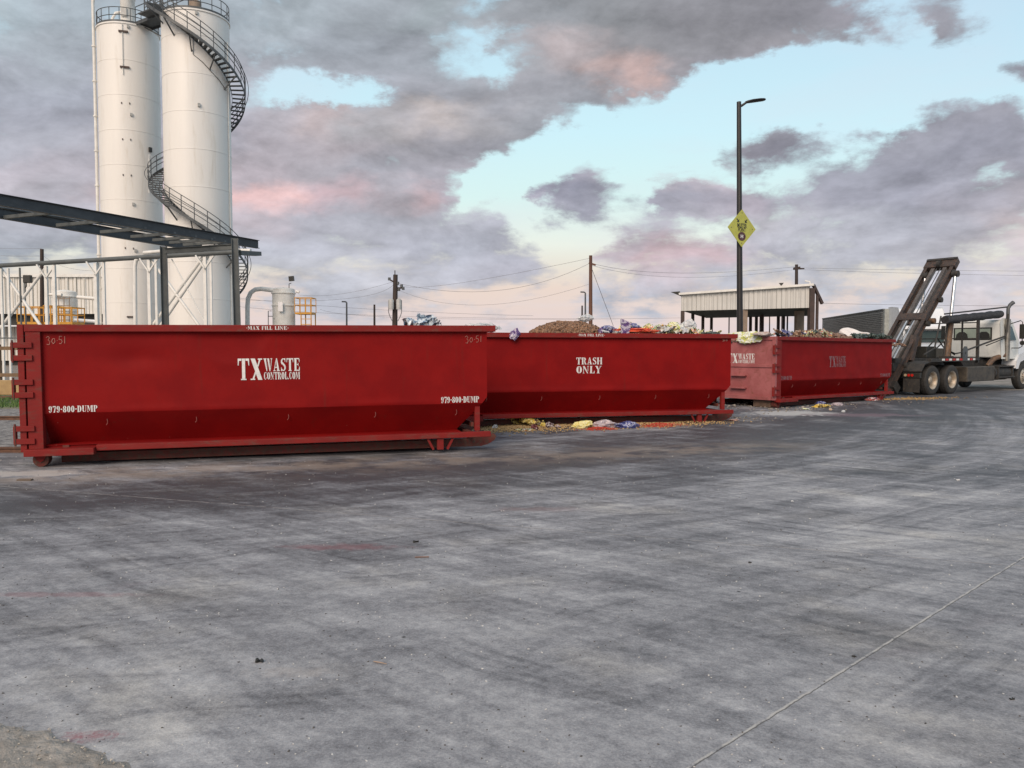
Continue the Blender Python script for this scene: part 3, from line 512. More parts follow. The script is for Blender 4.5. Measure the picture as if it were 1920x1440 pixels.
# ------------------------------------------------------------------ containers
L_, W_, H_ = 6.75, 2.40, 1.975
def xmax(z): return 6.62 if z >= .84 else 6.62-(.84-z)*.45/.55
def container(pose, idx, label):
    x0, y0, yaw, pit = pose
    e = empty('roll_off_container', (x0, y0, 0), label, 'waste container', 'red roll-off containers in a row')
    e.rotation_mode = 'XYZ'; e.rotation_euler = (0, -pit, yaw)
    sd = idx*17.3
    def ydisp(x, z):
        d = .010*(mnoise.noise(Vector((x*.9+sd, z*1.6, 2)))+.6)+.004*(mnoise.noise(Vector((x*3+sd, z*3, 5)))+.7)
        d = max(0, d)
        if idx == 0:                                     # crescent dent under the fill-line marking
            r = math.hypot((x-2.78), (z-1.90)*1.1); d += .020*max(0, 1-(r/.54)**4) if r < .54 else 0
            d += .02*math.exp(-(((x-1.5)/.35)**2+((z-1.5)/.12)**2))
        edge_ = min(1, (x-.3)/.3, (xmax(z)-x)/.25, (z-.74)/.12 if z > .74 else 1, (1.9-z)/.1); return d*max(0, edge_)
    b = MB()
    for side in (0, 1):
        def P(x, y, z): return (x, y if side == 0 else W_-y, z)
        nx_, nz_ = (150, 40) if side == 0 else (12, 4)
        vs = []
        for j in range(nz_+1):
            z = .74+(1.90-.74)*j/nz_
            for i in range(nx_+1):
                x = .27+(xmax(z)-.27)*i/nx_; vs.append(P(x, .055+ydisp(x, z), z))
        b.add(vs, [(j*(nx_+1)+i, j*(nx_+1)+i+1, (j+1)*(nx_+1)+i+1, (j+1)*(nx_+1)+i) for j in range(nz_) for i in range(nx_)], True)
        vs = []; n2 = 8
        for j in range(n2+1):
            z = .29+(.74-.29)*j/n2; y = .055+.33*(1-j/n2)
            for i in range(nx_+1):
                x = .27+(xmax(z)-.27)*i/nx_
                vs.append(P(x, y+.006*(mnoise.noise(Vector((x*1.3+sd, z*2, 9)))+.5)*min(1, j, n2-j), z))
        b.add(vs, [(j*(nx_+1)+i, j*(nx_+1)+i+1, (j+1)*(nx_+1)+i+1, (j+1)*(nx_+1)+i) for j in range(n2) for i in range(nx_)], True)
    # nose wall, sloping toe, floor
    b.add([(6.62,.055,.84),(6.62,W_-.055,.84),(6.62,W_-.055,1.9),(6.62,.055,1.9)], [(0,1,2,3)])
    b.add([(6.62,.055,.84),(6.62,W_-.055,.84),(6.538,W_-.055,.74),(6.17,W_-.385,.29),(6.17,.385,.29),(6.538,.055,.74)], [(0,1,2,3,4,5)])
    b.box(.27, 6.19, .078, W_-.078, .289, .296)
    b.build('body', RED, e)
    m = MB()                                            # top rim
    m.box(.09, L_, -.012, .10, H_-.098, H_); m.box(.09, L_, W_-.10, W_+.012, H_-.098, H_); m.box(L_-.13, L_, .1, W_-.1, H_-.098, H_)
    m.build('top_rim', RED2, e, bevel=.006)
    for yy in (.10, W_-.13): MB().box(.08, 6.2, yy, yy+.03, .19, .2885).build('sill', RED, e)
    for yy in (0, W_-.13): MB().box(.10, .285, yy, yy+.13, .215, H_-.099).build('corner_post', RED2, e, bevel=.006)
    # lower rail, stands on outriggers
    for s in (0, 1):
        y0_, y1_ = (-.03, .075) if s == 0 else (W_-.075, W_+.03)
        MB().box(.95, 6.66, y0_, y1_, .205, .290).build('side_rail', RED2, e, bevel=.008)
        MB().box(.07, .94, y0_-.10*(s == 0), y1_+.10*(s == 1), .165, .258).build('step_plate', RED2, e, bevel=.006)
        ys = .36 if s == 0 else W_-.36
        sk = MB(); pr = [(.42,.145),(6.35,.145),(6.45,.21),(6.80,.21),(6.83,.17),(6.80,.11),(6.70,.05),(6.58,.02),(.42,.02)]
        sk.prism(pr, lambda x, z: (x, ys-.05, z), lambda x, z: (x, ys+.05, z)); sk.build('skid', RUSTRED, e)
        # support foot with two gusset legs
        yf = .02 if s == 0 else W_-.02
        ft = MB().box(5.80, 5.90, yf-.02, yf+.05, .025, .204); ft.build('support_foot', RED2, e, bevel=.004)
        for sg in (-1, 1):
            MB().bar((5.85+sg*.20, yf, .20), (5.85+sg*.11, yf, .028), .035, .03, (0,1,0)).build('gusset', RED2, e)
    cm = MB()
    for i in range(11): x = .5+i*.58; cm.box(x, x+.08, .08, W_-.08, .212, .288)
    cm.build('cross_member', RUSTRED, e)
    for yy in (.10, W_-.19): MB().box(6.43, 6.51, yy, yy+.09, .292, .76).build('toe_post', RED2, e, bevel=.004)
    MB().box(6.40, 6.44, .25, W_-.25, .35, .42).build('toe_brace', RUSTRED, e)
    # wheels
    for yy in (.13, W_-.13):
        wd = MB().disc((.23, yy, .10), (0,1,0), .10, .17, 28); wd.build('wheel', RUSTRED, e, bevel=.006)
        for q in (-.10, .10): MB().prism([(.15,.17),(.31,.17),(.27,.09),(.23,.065),(.19,.09)], lambda x, z: (x, yy+q-.008, z), lambda x, z: (x, yy+q+.008, z)).build('wheel_bracket', RED2, e)
    # door with frame, ribs, rungs
    dm = REDSHEEN if idx == 2 else RED2
    d = empty('tailgate', (0, 0, 0), 'pale pinkish red steel door' if idx == 2 else None, None); d.parent = e
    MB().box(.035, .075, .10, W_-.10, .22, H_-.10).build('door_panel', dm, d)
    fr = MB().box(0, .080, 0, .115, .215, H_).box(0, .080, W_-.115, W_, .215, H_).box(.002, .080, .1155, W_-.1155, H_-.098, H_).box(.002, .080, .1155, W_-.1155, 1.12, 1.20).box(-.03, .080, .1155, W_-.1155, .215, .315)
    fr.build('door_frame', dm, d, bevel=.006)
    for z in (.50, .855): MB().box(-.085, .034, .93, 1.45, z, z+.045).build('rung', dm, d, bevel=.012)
    # hinges: two straps and a pin each
    for zc_ in (1.605, 1.095, .455):
        h = empty('hinge', (0, 0, 0), None, None); h.parent = e
        for dz in (-.088, .088): MB().box(-.045, .185, -.028, -.001, zc_+dz-.038, zc_+dz+.038).build('hinge_strap', RED2, h, bevel=.004)
        MB().box(-.075, -.045, -.034, .05, zc_-.125, zc_+.125).build('hinge_plate', RED2, h, bevel=.004)
        MB().tube([(-.055,-.022,zc_-.15),(-.055,-.022,zc_+.155)], .014, 10).build('hinge_pin', RUSTRED, h)
    # tie hooks on the sloping lower side
    for x in (1.06, 2.25, 3.55, 4.85, 6.13):
        z = .595; y = .055+.33*(1-(z-.29)/.45)-.012
        MB().tube([(x-.012, y+.01, z-.045), (x+.008, y-.004, z-.02), (x+.010, y-.012, z+.01), (x+.004, y-.012, z+.045)], .0055, 6).build('tie_hook', mat('hook_paint', (.30,.09,.08)) if not bpy.data.materials.get('hook_paint') else bpy.data.materials['hook_paint'], e)
    # lettering
    fs = lambda x, z: (x, .030+(.0), z)
    def word(txts, mt, nm, f):
        for a in txts: stencil(MB(), *a, f).build(nm, mt, e)
    panel = lambda x, z: (x, .052+min(ydisp(x, z), 1)-.0045, z)
    rimf = lambda x, z: (x, -.015, z)
    if idx < 2:
        x0_ = 2.985 if idx == 0 else 3.0
        for t_, a_, b_ in (('-MAX', 0, .185), ('FILL', .215, .365), ('LINE-', .400, .60)): stencil(MB(), t_, x0_+a_, 1.905, x0_+b_, 1.958, rimf).build('fill_line_lettering', WHITEP, e)
    if idx == 0:
        word([('TX', 2.852, 1.165, 3.20, 1.482), ('WASTE', 3.215, 1.292, 3.735, 1.482), ('CONTROL.COM', 3.215, 1.168, 3.735, 1.278)], WHITEP, 'company_lettering', panel)
        word([('979-800-DUMP', .345, .752, .965, .842)], WHITEP, 'phone_lettering', panel)
        word([('979-800-DUMP', 5.872, .755, 6.488, .852)], WHITEP, 'phone_lettering', panel)
        mm = MB(); scribble(mm, NUM3051, .345, 1.69, .58, 1.82, panel, .008); mm.build('marker_number', CHALK, e)
        mm = MB(); scribble(mm, NUM3051, 6.27, 1.69, 6.53, 1.82, panel, .008); mm.build('marker_number', CHALK, e)
    if idx == 1:
        word([('TRASH', 2.992, 1.312, 3.578, 1.458), ('ONLY', 2.992, 1.122, 3.56, 1.278)], WHITEP, 'trash_only_lettering', panel)
        mm = MB(); scribble(mm, NUM3051, 6.41, 1.81, 6.53, 1.86, panel, .012); mm.build('marker_number', CHALK, e)
    if idx == 2:
        word([('TX', 2.824, 1.11, 3.20, 1.43), ('WASTE', 3.22, 1.24, 3.77, 1.43), ('CONTROL.COM', 3.22, 1.11, 3.77, 1.22)], GREYP, 'company_lettering', panel)
        word([('979-800-DUMP', .30, .77, .90, .88)], GREYP, 'phone_lettering', panel)
        word([('979-800-DUMP', 5.90, .77, 6.52, .88)], GREYP, 'phone_lettering', panel)
        fd = lambda x, z: (.030, 2.4-x, z)
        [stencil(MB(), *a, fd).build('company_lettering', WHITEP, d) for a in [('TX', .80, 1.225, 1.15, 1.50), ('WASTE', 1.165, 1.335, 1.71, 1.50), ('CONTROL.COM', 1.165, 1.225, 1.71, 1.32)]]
    return e
POSES = [(-6.768,10.823,.265,.0054), (-1.527,15.905,.2497,-.0013), (7.211,21.619,.6664,-.0061)]
LABS = ['nearest red container with TX WASTE CONTROL.COM lettering and a rusty wheel', 'middle red container marked TRASH ONLY heaped with brown waste', 'farthest red container with a pale pinkish tailgate, backed up to the lorry']
CT = [container(p, i, l) for i, (p, l) in enumerate(zip(POSES, LABS))]
def cl(i, u, v, z):
    x0, y0, yaw, pit = POSES[i]
    X = Vector((math.cos(yaw)*math.cos(pit), math.sin(yaw)*math.cos(pit), math.sin(pit))); Y = Vector((-math.sin(yaw), math.cos(yaw), 0))
    return Vector((x0, y0, 0))+X*u+Y*v+X.cross(Y)*z
def upx(i, px, z, v):
    lo, hi = -3., 10.
    for _ in range(40):
        mid = (lo+hi)/2; q = cl(i, mid, v, z); c = Vector((0, math.cos(PITCH), -math.sin(PITCH)))
        x = 960+F*q.x/(q-Vector((0, 0, EYE))).dot(c)
        if x < px: lo = mid
        else: hi = mid
    return lo

# ------------------------------------------------------------------ rubbish
def pack(name, cols, sc=9., rough=.35, spec=.6, alpha=1.):
    m = bpy.data.materials.new(name); m.use_nodes = True; t = m.node_tree; t.nodes.clear(); k = N(t)
    o = k.new('ShaderNodeOutputMaterial'); b = k.new('ShaderNodeBsdfPrincipled'); t.links.new(b.outputs[0], o.inputs[0])
    X = k.new('ShaderNodeTexCoord').outputs['Object']; f = k.noise(X, sc, 3, .55, .8)
    st = [(.30+.42*i/max(1, len(cols)), c) for i, c in enumerate(cols)]; st[0] = (0, cols[0])
    r_ = k.ramp(f, st, 'CONSTANT'); k.put(b.inputs['Base Color'], r_.outputs[0])
    b.inputs['Roughness'].default_value = rough; b.inputs['Specular IOR Level'].default_value = spec
    b.inputs['Alpha'].default_value = alpha
    return m
YB = pack('yellow_snack_bag', [(.72,.52,.08),(.78,.64,.22),(.10,.06,.04),(.74,.56,.12),(.76,.60,.16)], 6)
YB2 = pack('pale_yellow_bag', [(.72,.62,.22),(.78,.72,.38),(.60,.50,.12)], 8)
PB = pack('purple_bag', [(.09,.045,.16),(.13,.07,.22),(.5,.46,.55),(.08,.04,.14)], 9)
BB = pack('dark_blue_bag', [(.04,.05,.16),(.07,.08,.25),(.35,.37,.5),(.06,.04,.10)], 8)
WB = pack('clear_plastic', [(.62,.66,.68),(.72,.74,.75),(.5,.54,.58)], 6, .2, .8, .62)
PKB = pack('pinkish_clear_plastic', [(.50,.42,.44),(.60,.52,.54),(.42,.36,.4)], 6, .2, .8, .8)
MIXB = pack('printed_snack_bags', [(.70,.62,.35),(.10,.20,.08),(.72,.70,.62),(.55,.10,.05),(.75,.65,.15)], 11)
MIXG = pack('green_yellow_bags', [(.12,.22,.10),(.68,.66,.30),(.75,.74,.68),(.25,.28,.12)], 12)
ORB = pack('orange_red_film', [(.62,.07,.03),(.68,.12,.05),(.5,.04,.03)], 8)
BLB = pack('blue_white_film', [(.10,.17,.28),(.45,.55,.64),(.62,.68,.72),(.16,.24,.36)], 7, .25, .7)
DKB = pack('dark_green_film', [(.03,.05,.045),(.06,.09,.08),(.12,.14,.14)], 7)
GWB = pack('white_green_bag', [(.72,.75,.66),(.78,.80,.74),(.60,.62,.20),(.35,.42,.12)], 9)
def blobmesh(mb, c, s, seed, amp=.35, fr=2.2, k=26, h=18, up=Z3, tilt=0, rz=0, flat=0.):
    rm = Matrix.Rotation(rz, 3, 'Z') @ Matrix.Rotation(tilt, 3, 'Y'); c = Vector(c); vs = []
    for j in range(h+1):
        ph = math.pi*j/h
        for i in range(k):
            th = 2*math.pi*i/k; d = Vector((math.sin(ph)*math.cos(th), math.sin(ph)*math.sin(th), math.cos(ph)))
            q = d*fr+Vector((seed*3.1, seed*1.7, seed*.9)); r1 = 1-abs(mnoise.noise(q*.8))*2.4; r2 = 1-abs(mnoise.noise(q*1.9))*2; r3 = mnoise.noise(q*4)
            f = 1+amp*(r1*.75+r2*.38+r3*.16-.4)
            L3 = mnoise.noise_vector(d*.9+Vector((seed*5.3, 2, seed)))
            pin = 1-.45*abs(d.x)**3
            p = Vector((d.x*s[0]*f+L3.x*s[0]*.35, d.y*s[1]*f*pin+L3.y*s[1]*.3, d.z*s[2]*f*pin+L3.z*s[2]*.55+.25*s[2]*d.x*math.sin(seed)))
            if flat and p.z < -flat*s[2]: p.z = -flat*s[2]
            vs.append(c+rm@p)
    mb.add(vs, [(j*k+i, j*k+(i+1) % k, (j+1)*k+(i+1) % k, (j+1)*k+i) for j in range(h) for i in range(k)], False)
def bag(name, label, cat, loc, s, mt, seed, rz=0, tilt=0, amp=.4, fr=2.0, group=None, flat=0.):
    mb = MB(); blobmesh(mb, (0,0,0), s, seed, amp, fr, tilt=tilt, rz=rz, flat=flat, k=36, h=24)
    o = mb.build(name, mt); o.location = loc; return tag(o, label, cat, group)
def heap(name, label, cat, i, px0, px1, v, ztop, wy, mt, nl, sz, seed, zbase=1.80, group=None, n_pow=2.):
    u0, u1 = upx(i, px0, 1.98, v), upx(i, px1, 1.98, v); rr = random.Random(seed); mb = MB(); uc, ur = (u0+u1)/2, (u1-u0)/2
    def hgt(a, b): return zbase+(ztop-zbase)*max(0, 1-abs(a)**n_pow-abs(b)**2)**.6
    vs = []; K = 14
    for a in range(K+1):
        for b in range(K+1):
            x, y = -1+2*a/K, -1+2*b/K; vs.append(cl(i, uc+x*ur, v+y*wy, hgt(x, y)-sz*.5))
    mb.add(vs, [(a*(K+1)+b, (a+1)*(K+1)+b, (a+1)*(K+1)+b+1, a*(K+1)+b+1) for a in range(K) for b in range(K)])
    for _ in range(nl):
        x, y = rr.uniform(-1, 1), rr.uniform(-1, .6); s = sz*rr.uniform(.6, 1.25); lump(mb, cl(i, uc+x*ur, v+y*wy, hgt(x, y)+rr.uniform(-.35, .75)*sz), (s*1.25, s*.8, s*.7), rr)
    return tag(mb.build(name, mt), label, cat, group, 'stuff' if nl > 200 else None)
BROWN = mat('brown_food_lumps', (.25,.135,.075), (.06,.032,.022), 22, .7, dirt=(.42,.27,.17), dirtamt=.42, lo=.42, hi=.58)
BROWN2 = mat('brown_scrap', (.25,.15,.10), (.10,.07,.06), 9, .75, dirt=(.42,.28,.20), dirtamt=.4)
heap('food_waste_heap', 'heap of brown food lumps piled on the middle container', 'food waste', 1, 988, 1142, 1.15, 2.20, .88, BROWN, 1900, .060, 3, group='rubbish loads in the containers')
heap('food_waste_spread', 'low brown waste between the bags in the middle container', 'food waste', 1, 920, 1350, 1.25, 1.99, .95, BROWN2, 1000, .035, 13, group='rubbish loads in the containers')
heap('scrap_heap', 'brown scrap heap in the farthest container', 'waste heap', 2, 1475, 1580, 1.0, 2.16, .7, BROWN2, 500, .075, 23, group='rubbish loads in the containers')
heap('scrap_spread', 'flat scattered brown waste filling the farthest container', 'waste heap', 2, 1450, 1650, 1.3, 2.03, 1.0, BROWN2, 600, .06, 24, group='rubbish loads in the containers')
def cbag(i, px, py, v, s, mt, name, label, cat, seed, **kw):
    z = 1.95; 
    for _ in range(4):
        u = upx(i, px, z, v); q = cl(i, u, v, z); z = at(px, py, q.y).z
    return bag(name, label, cat, cl(i, upx(i, px, z, v), v, z), s, mt, seed, rz=POSES[i][2], **kw)
cbag(0, 787, 612, .9, (.20,.16,.06), BLB, 'blue_tarp', 'crumpled blue and white film rising above the nearest container', 'plastic film', 4, tilt=.3)
cbag(1, 905, 614, .5, (.30,.22,.09), WB, 'plastic_bag', 'crumpled clear plastic bag behind the right end of the nearest container', 'plastic bag', 6)
cbag(1, 965, 627, -.03, (.10,.035,.10), PB, 'snack_bag', 'purple and white snack bag hanging over the rim of the middle container', 'bag', 8)
cbag(1, 1098, 596, 1.0, (.18,.12,.07), WB, 'plastic_bag', 'clear plastic scrap on top of the brown food heap', 'plastic bag', 9)
# upright open purple bag
u = upx(1, 1160, 2.0, .6); mb = MB(); q0 = cl(1, u, .25, 1.86)
prof = [(-.09,-.02,0),(.07,-.02,0),(.12,-.04,.36),(-.12,-.04,.43),(-.06,.05,0),(.05,.05,0),(.11,.07,.37),(-.10,.06,.41)]
mb.add(prof, [(0,1,2,3),(4,7,6,5),(0,3,7,4),(1,5,6,2)]); mb.box(-.118,.118,-.048,-.041,.33,.36)
o = mb.build('snack_bag', PB); o.location = q0; o.rotation_euler = (.0, .05, .25); tag(o, 'stiff purple bag standing upright and open in the middle container', 'bag')
cbag(1, 1137, 618, .5, (.16,.14,.07), BB, 'snack_bag', 'dark blue bag lying beside the upright purple bag', 'bag', 10)
cbag(1, 1198, 619, .3, (.46,.12,.045), ORB, 'plastic_film', 'bright orange red film along the rim of the middle container', 'plastic film', 11)
cbag(1, 1185, 614, .8, (.18,.15,.09), BB, 'snack_bag', 'dark blue bag behind the orange red film', 'bag', 12)
for k_, (px, py, mt, sx, sz_, lb) in enumerate([(1215,617,MIXB,.16,.09,'yellow and red printed bag just right of the orange film'),(1238,616,MIXB,.17,.09,'cream and green printed bag second from the orange film'),(1262,617,MIXG,.17,.09,'green and white printed bag behind the rim stripe'),(1280,620,MIXB,.14,.08,'low printed bag with red patches left of the clear bag')]):
    cbag(1, px, py, .45+.12*k_, (sx*.8, .14, sz_), mt, 'snack_bag', lb, 'bag', 20+k_, group='printed bags in the middle container')
cbag(1, 1262, 611, .8, (.15,.12,.09), MIXG, 'snack_bag', 'yellow green bag highest of the printed bags', 'bag', 31)
cbag(1, 1289, 611, .7, (.19,.16,.13), WB, 'plastic_bag', 'large pale clear plastic bag at the right of the middle load', 'plastic bag', 32)
cbag(1, 1330, 625, .6, (.22,.2,.04), DKB, 'plastic_film', 'dark green strips at the right end of the middle container', 'plastic film', 33)
q = cl(2, -.03, .84, 1.95); bag('plastic_bag', 'white and yellow green bag hanging over the pinkish tailgate', 'plastic bag', q, (.08,.36,.12), GWB, 34, rz=POSES[2][2], amp=.45)
q = cl(2, .2, 1.3, 2.0); bag('plastic_bag', 'pale bag lying along the top of the pinkish tailgate', 'plastic bag', q, (.2,.5,.10), GWB, 35, rz=POSES[2][2])
cbag(2, 1605, 629, 1.2, (.60,.5,.27), mat('white_powder', (.74,.71,.68), (.68,.64,.62), 5, .85), 'white_mound', 'smooth white mound showing above the farthest container', 'mound', 36, amp=.12, fr=1.2)
for k_, (px, lb) in enumerate([(1612,'dark green crumpled film in front of the white mound'),(1632,'dark green crumpled film right of the white mound'),(1650,'small dark film at the right end of the farthest load')]):
    cbag(2, px, 630, .5, (.22,.16,.09), DKB, 'plastic_film', lb, 'plastic film', 40+k_, amp=.7, group='dark film in the farthest container')
cbag(2, 1430, 627, .4, (.3,.2,.06), mat('pale_rag', (.5,.45,.42), (.4,.3,.27), 10, .8), 'rag', 'pale pinkish rag lying on the near corner of the farthest container', 'rag', 46)
def sheet(mb, c, s, rr, rz):
    K, J = 13, 9; vs = []; sd_ = rr.uniform(0, 50); cr, sr = math.cos(rz), math.sin(rz); tl_ = rr.uniform(-.5, .5)
    for j in range(J+1):
        for i in range(K+1):
            a, b = i/K-.5, j/J-.5; q = Vector((a*3+sd_, b*3, sd_))
            h = (1-abs(mnoise.noise(q*1.2))*2.5)*.5+mnoise.noise(q*2.6)*.35; x = a*s[0]+mnoise.noise(q+Vector((9, 0, 0)))*s[0]*.25; y = b*s[1]+mnoise.noise(q+Vector((0, 9, 0)))*s[1]*.4
            vs.append((c[0]+x*cr-y*sr, c[1]+x*sr+y*cr, c[2]+max(.0, h+.35+a*tl_)*s[2]))
    mb.add(vs, [(j*(K+1)+i, j*(K+1)+i+1, (j+1)*(K+1)+i+1, (j+1)*(K+1)+i) for j in range(J) for i in range(K)])
def wrappers(i, px0, px1, n_, z0, vs_, szr, mats, label, group, seed):
    rr = random.Random(seed)
    for k_ in range(n_):
        px = px0+(px1-px0)*(k_+.5)/n_+rr.uniform(-4, 4); v = rr.uniform(*vs_); z = z0+rr.uniform(-.03, .05); c = cl(i, upx(i, px, z, v), v, z); s_ = rr.uniform(*szr)
        mb = MB(); sheet(mb, (0, 0, 0), (s_*1.6, s_*1.1, s_*rr.uniform(.5, 1.1)), rr, rr.uniform(0, 3))
        o = mb.build('wrapper', mats[k_ % len(mats)]); o.location = c; o.rotation_euler = (rr.uniform(-.5, .5), rr.uniform(-.6, .6), 0); tag(o, label, 'wrapper', group)
wrappers(1, 1168, 1300, 26, 1.96, (.2, 1.2), (.12, .22), [MIXB, YB2, MIXG, GWB, ORB, MIXB, WB, YB], 'small crumpled printed wrapper packed among the bags at the right of the middle load', 'loose wrappers in the middle container', 71)
wrappers(1, 1300, 1350, 6, 1.955, (.2, .9), (.08, .14), [DKB, MIXG], 'small dark green wrapper tuft at the far right of the middle load', 'dark green wrapper tufts', 72)
wrappers(1, 1112, 1165, 6, 1.96, (.2, .9), (.10, .16), [BB, PB, WB], 'small dark blue wrapper around the upright purple bag', 'dark blue wrappers around the purple bag', 76)
wrappers(1, 880, 935, 5, 1.98, (.3, 1.0), (.14, .22), [WB], 'clear film scrap behind the right end of the nearest container', 'clear film scraps in the middle container', 73)
wrappers(2, 1440, 1560, 14, 2.02, (.2, 1.0), (.12, .22), [MIXB, DKB, pack('kraft_scrap', [(.34,.22,.14),(.20,.12,.08),(.5,.42,.34)], 9), BB], 'small dark or brown wrapper in the near half of the farthest load', 'loose wrappers in the farthest container', 74)
wrappers(2, 1600, 1665, 8, 2.0, (.2, .8), (.12, .22), [DKB], 'dark green film tuft at the far end of the farthest load', 'dark green film tufts in the farthest container', 75)
wrappers(0, 762, 812, 4, 1.93, (.4, .9), (.16, .24), [BLB], 'blue and white film flap standing above the rim of the nearest container', 'blue film flaps in the nearest container', 77)
def gbag(px, py, s, mt, name, label, cat, seed, rz=.3, **kw):
    q = gp(px, py); return bag(name, label, cat, q+Vector((0, s[1]*.5, s[2]*.75)), s, mt, seed, rz=rz, flat=.7, **kw)
gbag(976, 799, (.30,.16,.13), YB, 'snack_bag', 'large yellow printed bag on the crumbs beside the middle container', 'bag', 50, tilt=-.15, amp=.5)
q = gp(1000, 801); mb = MB()
for i in range(7): blobmesh(mb, (-.20+i*.075, .02, .14-i*.015+.02*(i % 2)), (.085,.08,.065), 51+i, .35, 2, 16, 12)
o = mb.build('snack_bag', YB); o.location = q; o.rotation_euler = (0, .12, .1); tag(o, 'long yellow strip of bags trailing from the large yellow bag', 'bag')
gbag(1003, 806, (.075,.05,.06), pack('maroon_bag', [(.12,.03,.03),(.2,.05,.05),(.6,.55,.5)], 9), 'snack_bag', 'small maroon bag on the crumb spill', 'bag', 60)
gbag(985, 808, (.16,.05,.025), MIXB, 'snack_bag', 'flattened printed wrapper at the front of the crumb spill', 'bag', 61, amp=.7)
gbag(1032, 803, (.10,.07,.06), pack('foil_bag', [(.45,.38,.36),(.10,.05,.05),(.6,.55,.52),(.3,.2,.15)], 12), 'snack_bag', 'dark and silver foil bag between the two yellow bags', 'bag', 62)
gbag(1046, 803, (.05,.04,.04), pack('foil_bag_2', [(.5,.42,.40),(.15,.07,.06)], 12), 'wrapper', 'small silver wrapper at the end of the yellow strip', 'wrapper', 63)
gbag(928, 805, (.05,.04,.05), WB, 'plastic_bag', 'small white plastic ball beside the nose of the nearest container', 'plastic bag', 64)
gbag(1093, 804, (.21,.12,.085), YB2, 'snack_bag', 'pale yellow bag in the middle of the ground litter', 'bag', 65)
gbag(1135, 803, (.25,.13,.085), PKB, 'plastic_bag', 'clear pinkish plastic bag between the yellow and blue bags', 'plastic bag', 66)
gbag(1178, 803, (.23,.12,.07), BB, 'snack_bag', 'shiny dark blue bag at the right of the ground litter', 'bag', 67)
gbag(1542, 764, (.24,.12,.05), YB, 'snack_bag', 'torn yellow bag on the ground before the farthest container', 'bag', 70, amp=.7)
gbag(1538, 759, (.14,.1,.05), BB, 'snack_bag', 'small dark blue wrapper behind the torn yellow bag', 'bag', 71, amp=.7)
gbag(1571, 761, (.18,.1,.05), PKB, 'plastic_bag', 'pale lilac plastic beside the torn yellow bag', 'plastic bag', 72)
gbag(1637, 751, (.20,.08,.05), pack('litter_mix', [(.6,.6,.62),(.55,.12,.08),(.1,.15,.3)], 14), 'wrapper', 'red white and blue wrapper under the nose of the farthest container', 'wrapper', 73, amp=.8)
gbag(1512, 768, (.10,.06,.02), GWB, 'wrapper', 'small pale wrapper on the white residue', 'wrapper', 74)
gbag(1558, 770, (.05,.04,.035), pack('beige_cup', [(.55,.42,.3),(.6,.5,.4)], 9), 'cup', 'small beige crushed cup before the farthest container', 'cup', 75)
gbag(1582, 773, (.05,.04,.03), WB, 'wrapper', 'tiny white wrapper right of the beige crushed cup', 'wrapper', 76)
gbag(1375, 789, (.12,.07,.02), pack('pink_scrap', [(.45,.25,.2),(.6,.45,.4)], 14), 'wrapper', 'flat pinkish scrap at the nose of the middle container', 'wrapper', 77, amp=.7)
CR = {'tan': mat('tan_crumbs', (.52,.36,.17), (.38,.25,.12), 30, .9), 'pale': mat('pale_scraps', (.36,.33,.29), (.14,.12,.10), 12, .9), 'red': mat('red_seasoning', (.50,.07,.04), (.38,.05,.03), 12, .9), 'gold': mat('gold_crumbs', (.40,.27,.11), (.28,.18,.08), 12, .9)}
def spill(name, label, mt, spots, seed):
    rr = random.Random(seed); mb = MB()
    for (px, py, sx, sy, cnt, s) in spots:
        c = gp(px, py)
        for _ in range(cnt):
            a, b = rr.gauss(0, 1), rr.gauss(0, 1); r_ = s*rr.uniform(.5, 1.3); hh = .03*math.exp(-(a*a+b*b)*.8)*(cnt > 300)
            lump(mb, (c.x+a*sx, c.y+b*sy+a*sx*.25, r_*.4+hh), (r_*1.3, r_, r_*.6), rr)
    tag(mb.build(name, mt), label, 'spill', kind='stuff')
spill('crumb_spill', 'tan food crumbs spilled along the base of the middle container', CR['tan'], [(965,801,.38,.45,1900,.018),(930,800,.18,.40,500,.018),(1050,800,.5,.42,900,.016),(1190,797,.8,.32,900,.015),(1300,793,.5,.22,350,.014)], 1)
spill('red_seasoning_spill', 'bright red seasoning spilled between the bags', CR['red'], [(1122,804,.18,.16,420,.014),(1235,797,.28,.22,520,.014)], 2)
spill('pale_scrap_spill', 'pale scraps strewn before the farthest container', CR['pale'], [(1420,766,.8,.9,90,.022),(1500,766,1.0,.5,50,.022),(1600,757,1.2,.4,40,.02),(1385,755,.5,1.3,200,.035),(960,812,.5,.15,80,.012),(1400,785,.4,.3,60,.02)], 3)
spill('gold_crumb_spill', 'golden crumbs spilled beneath the rear of the hoist lorry', CR['gold'], [(1695,748,.8,.28,260,.022),(1745,746,.8,.2,110,.018)], 4)
q = gp(1440, 757); o = MB().box(-.28,.28,-.08,.08,0,.20).build('wood_block', mat('block_wood', (.16,.10,.07), (.10,.07,.05), 9, .9, bump=.3), bevel=.02)
o.location = cl(2, .20, .50, 0); o.rotation_euler = (0, 0, POSES[2][2]+1.5708); tag(o, 'dark wooden block under the tailgate of the farthest container', 'wood block')

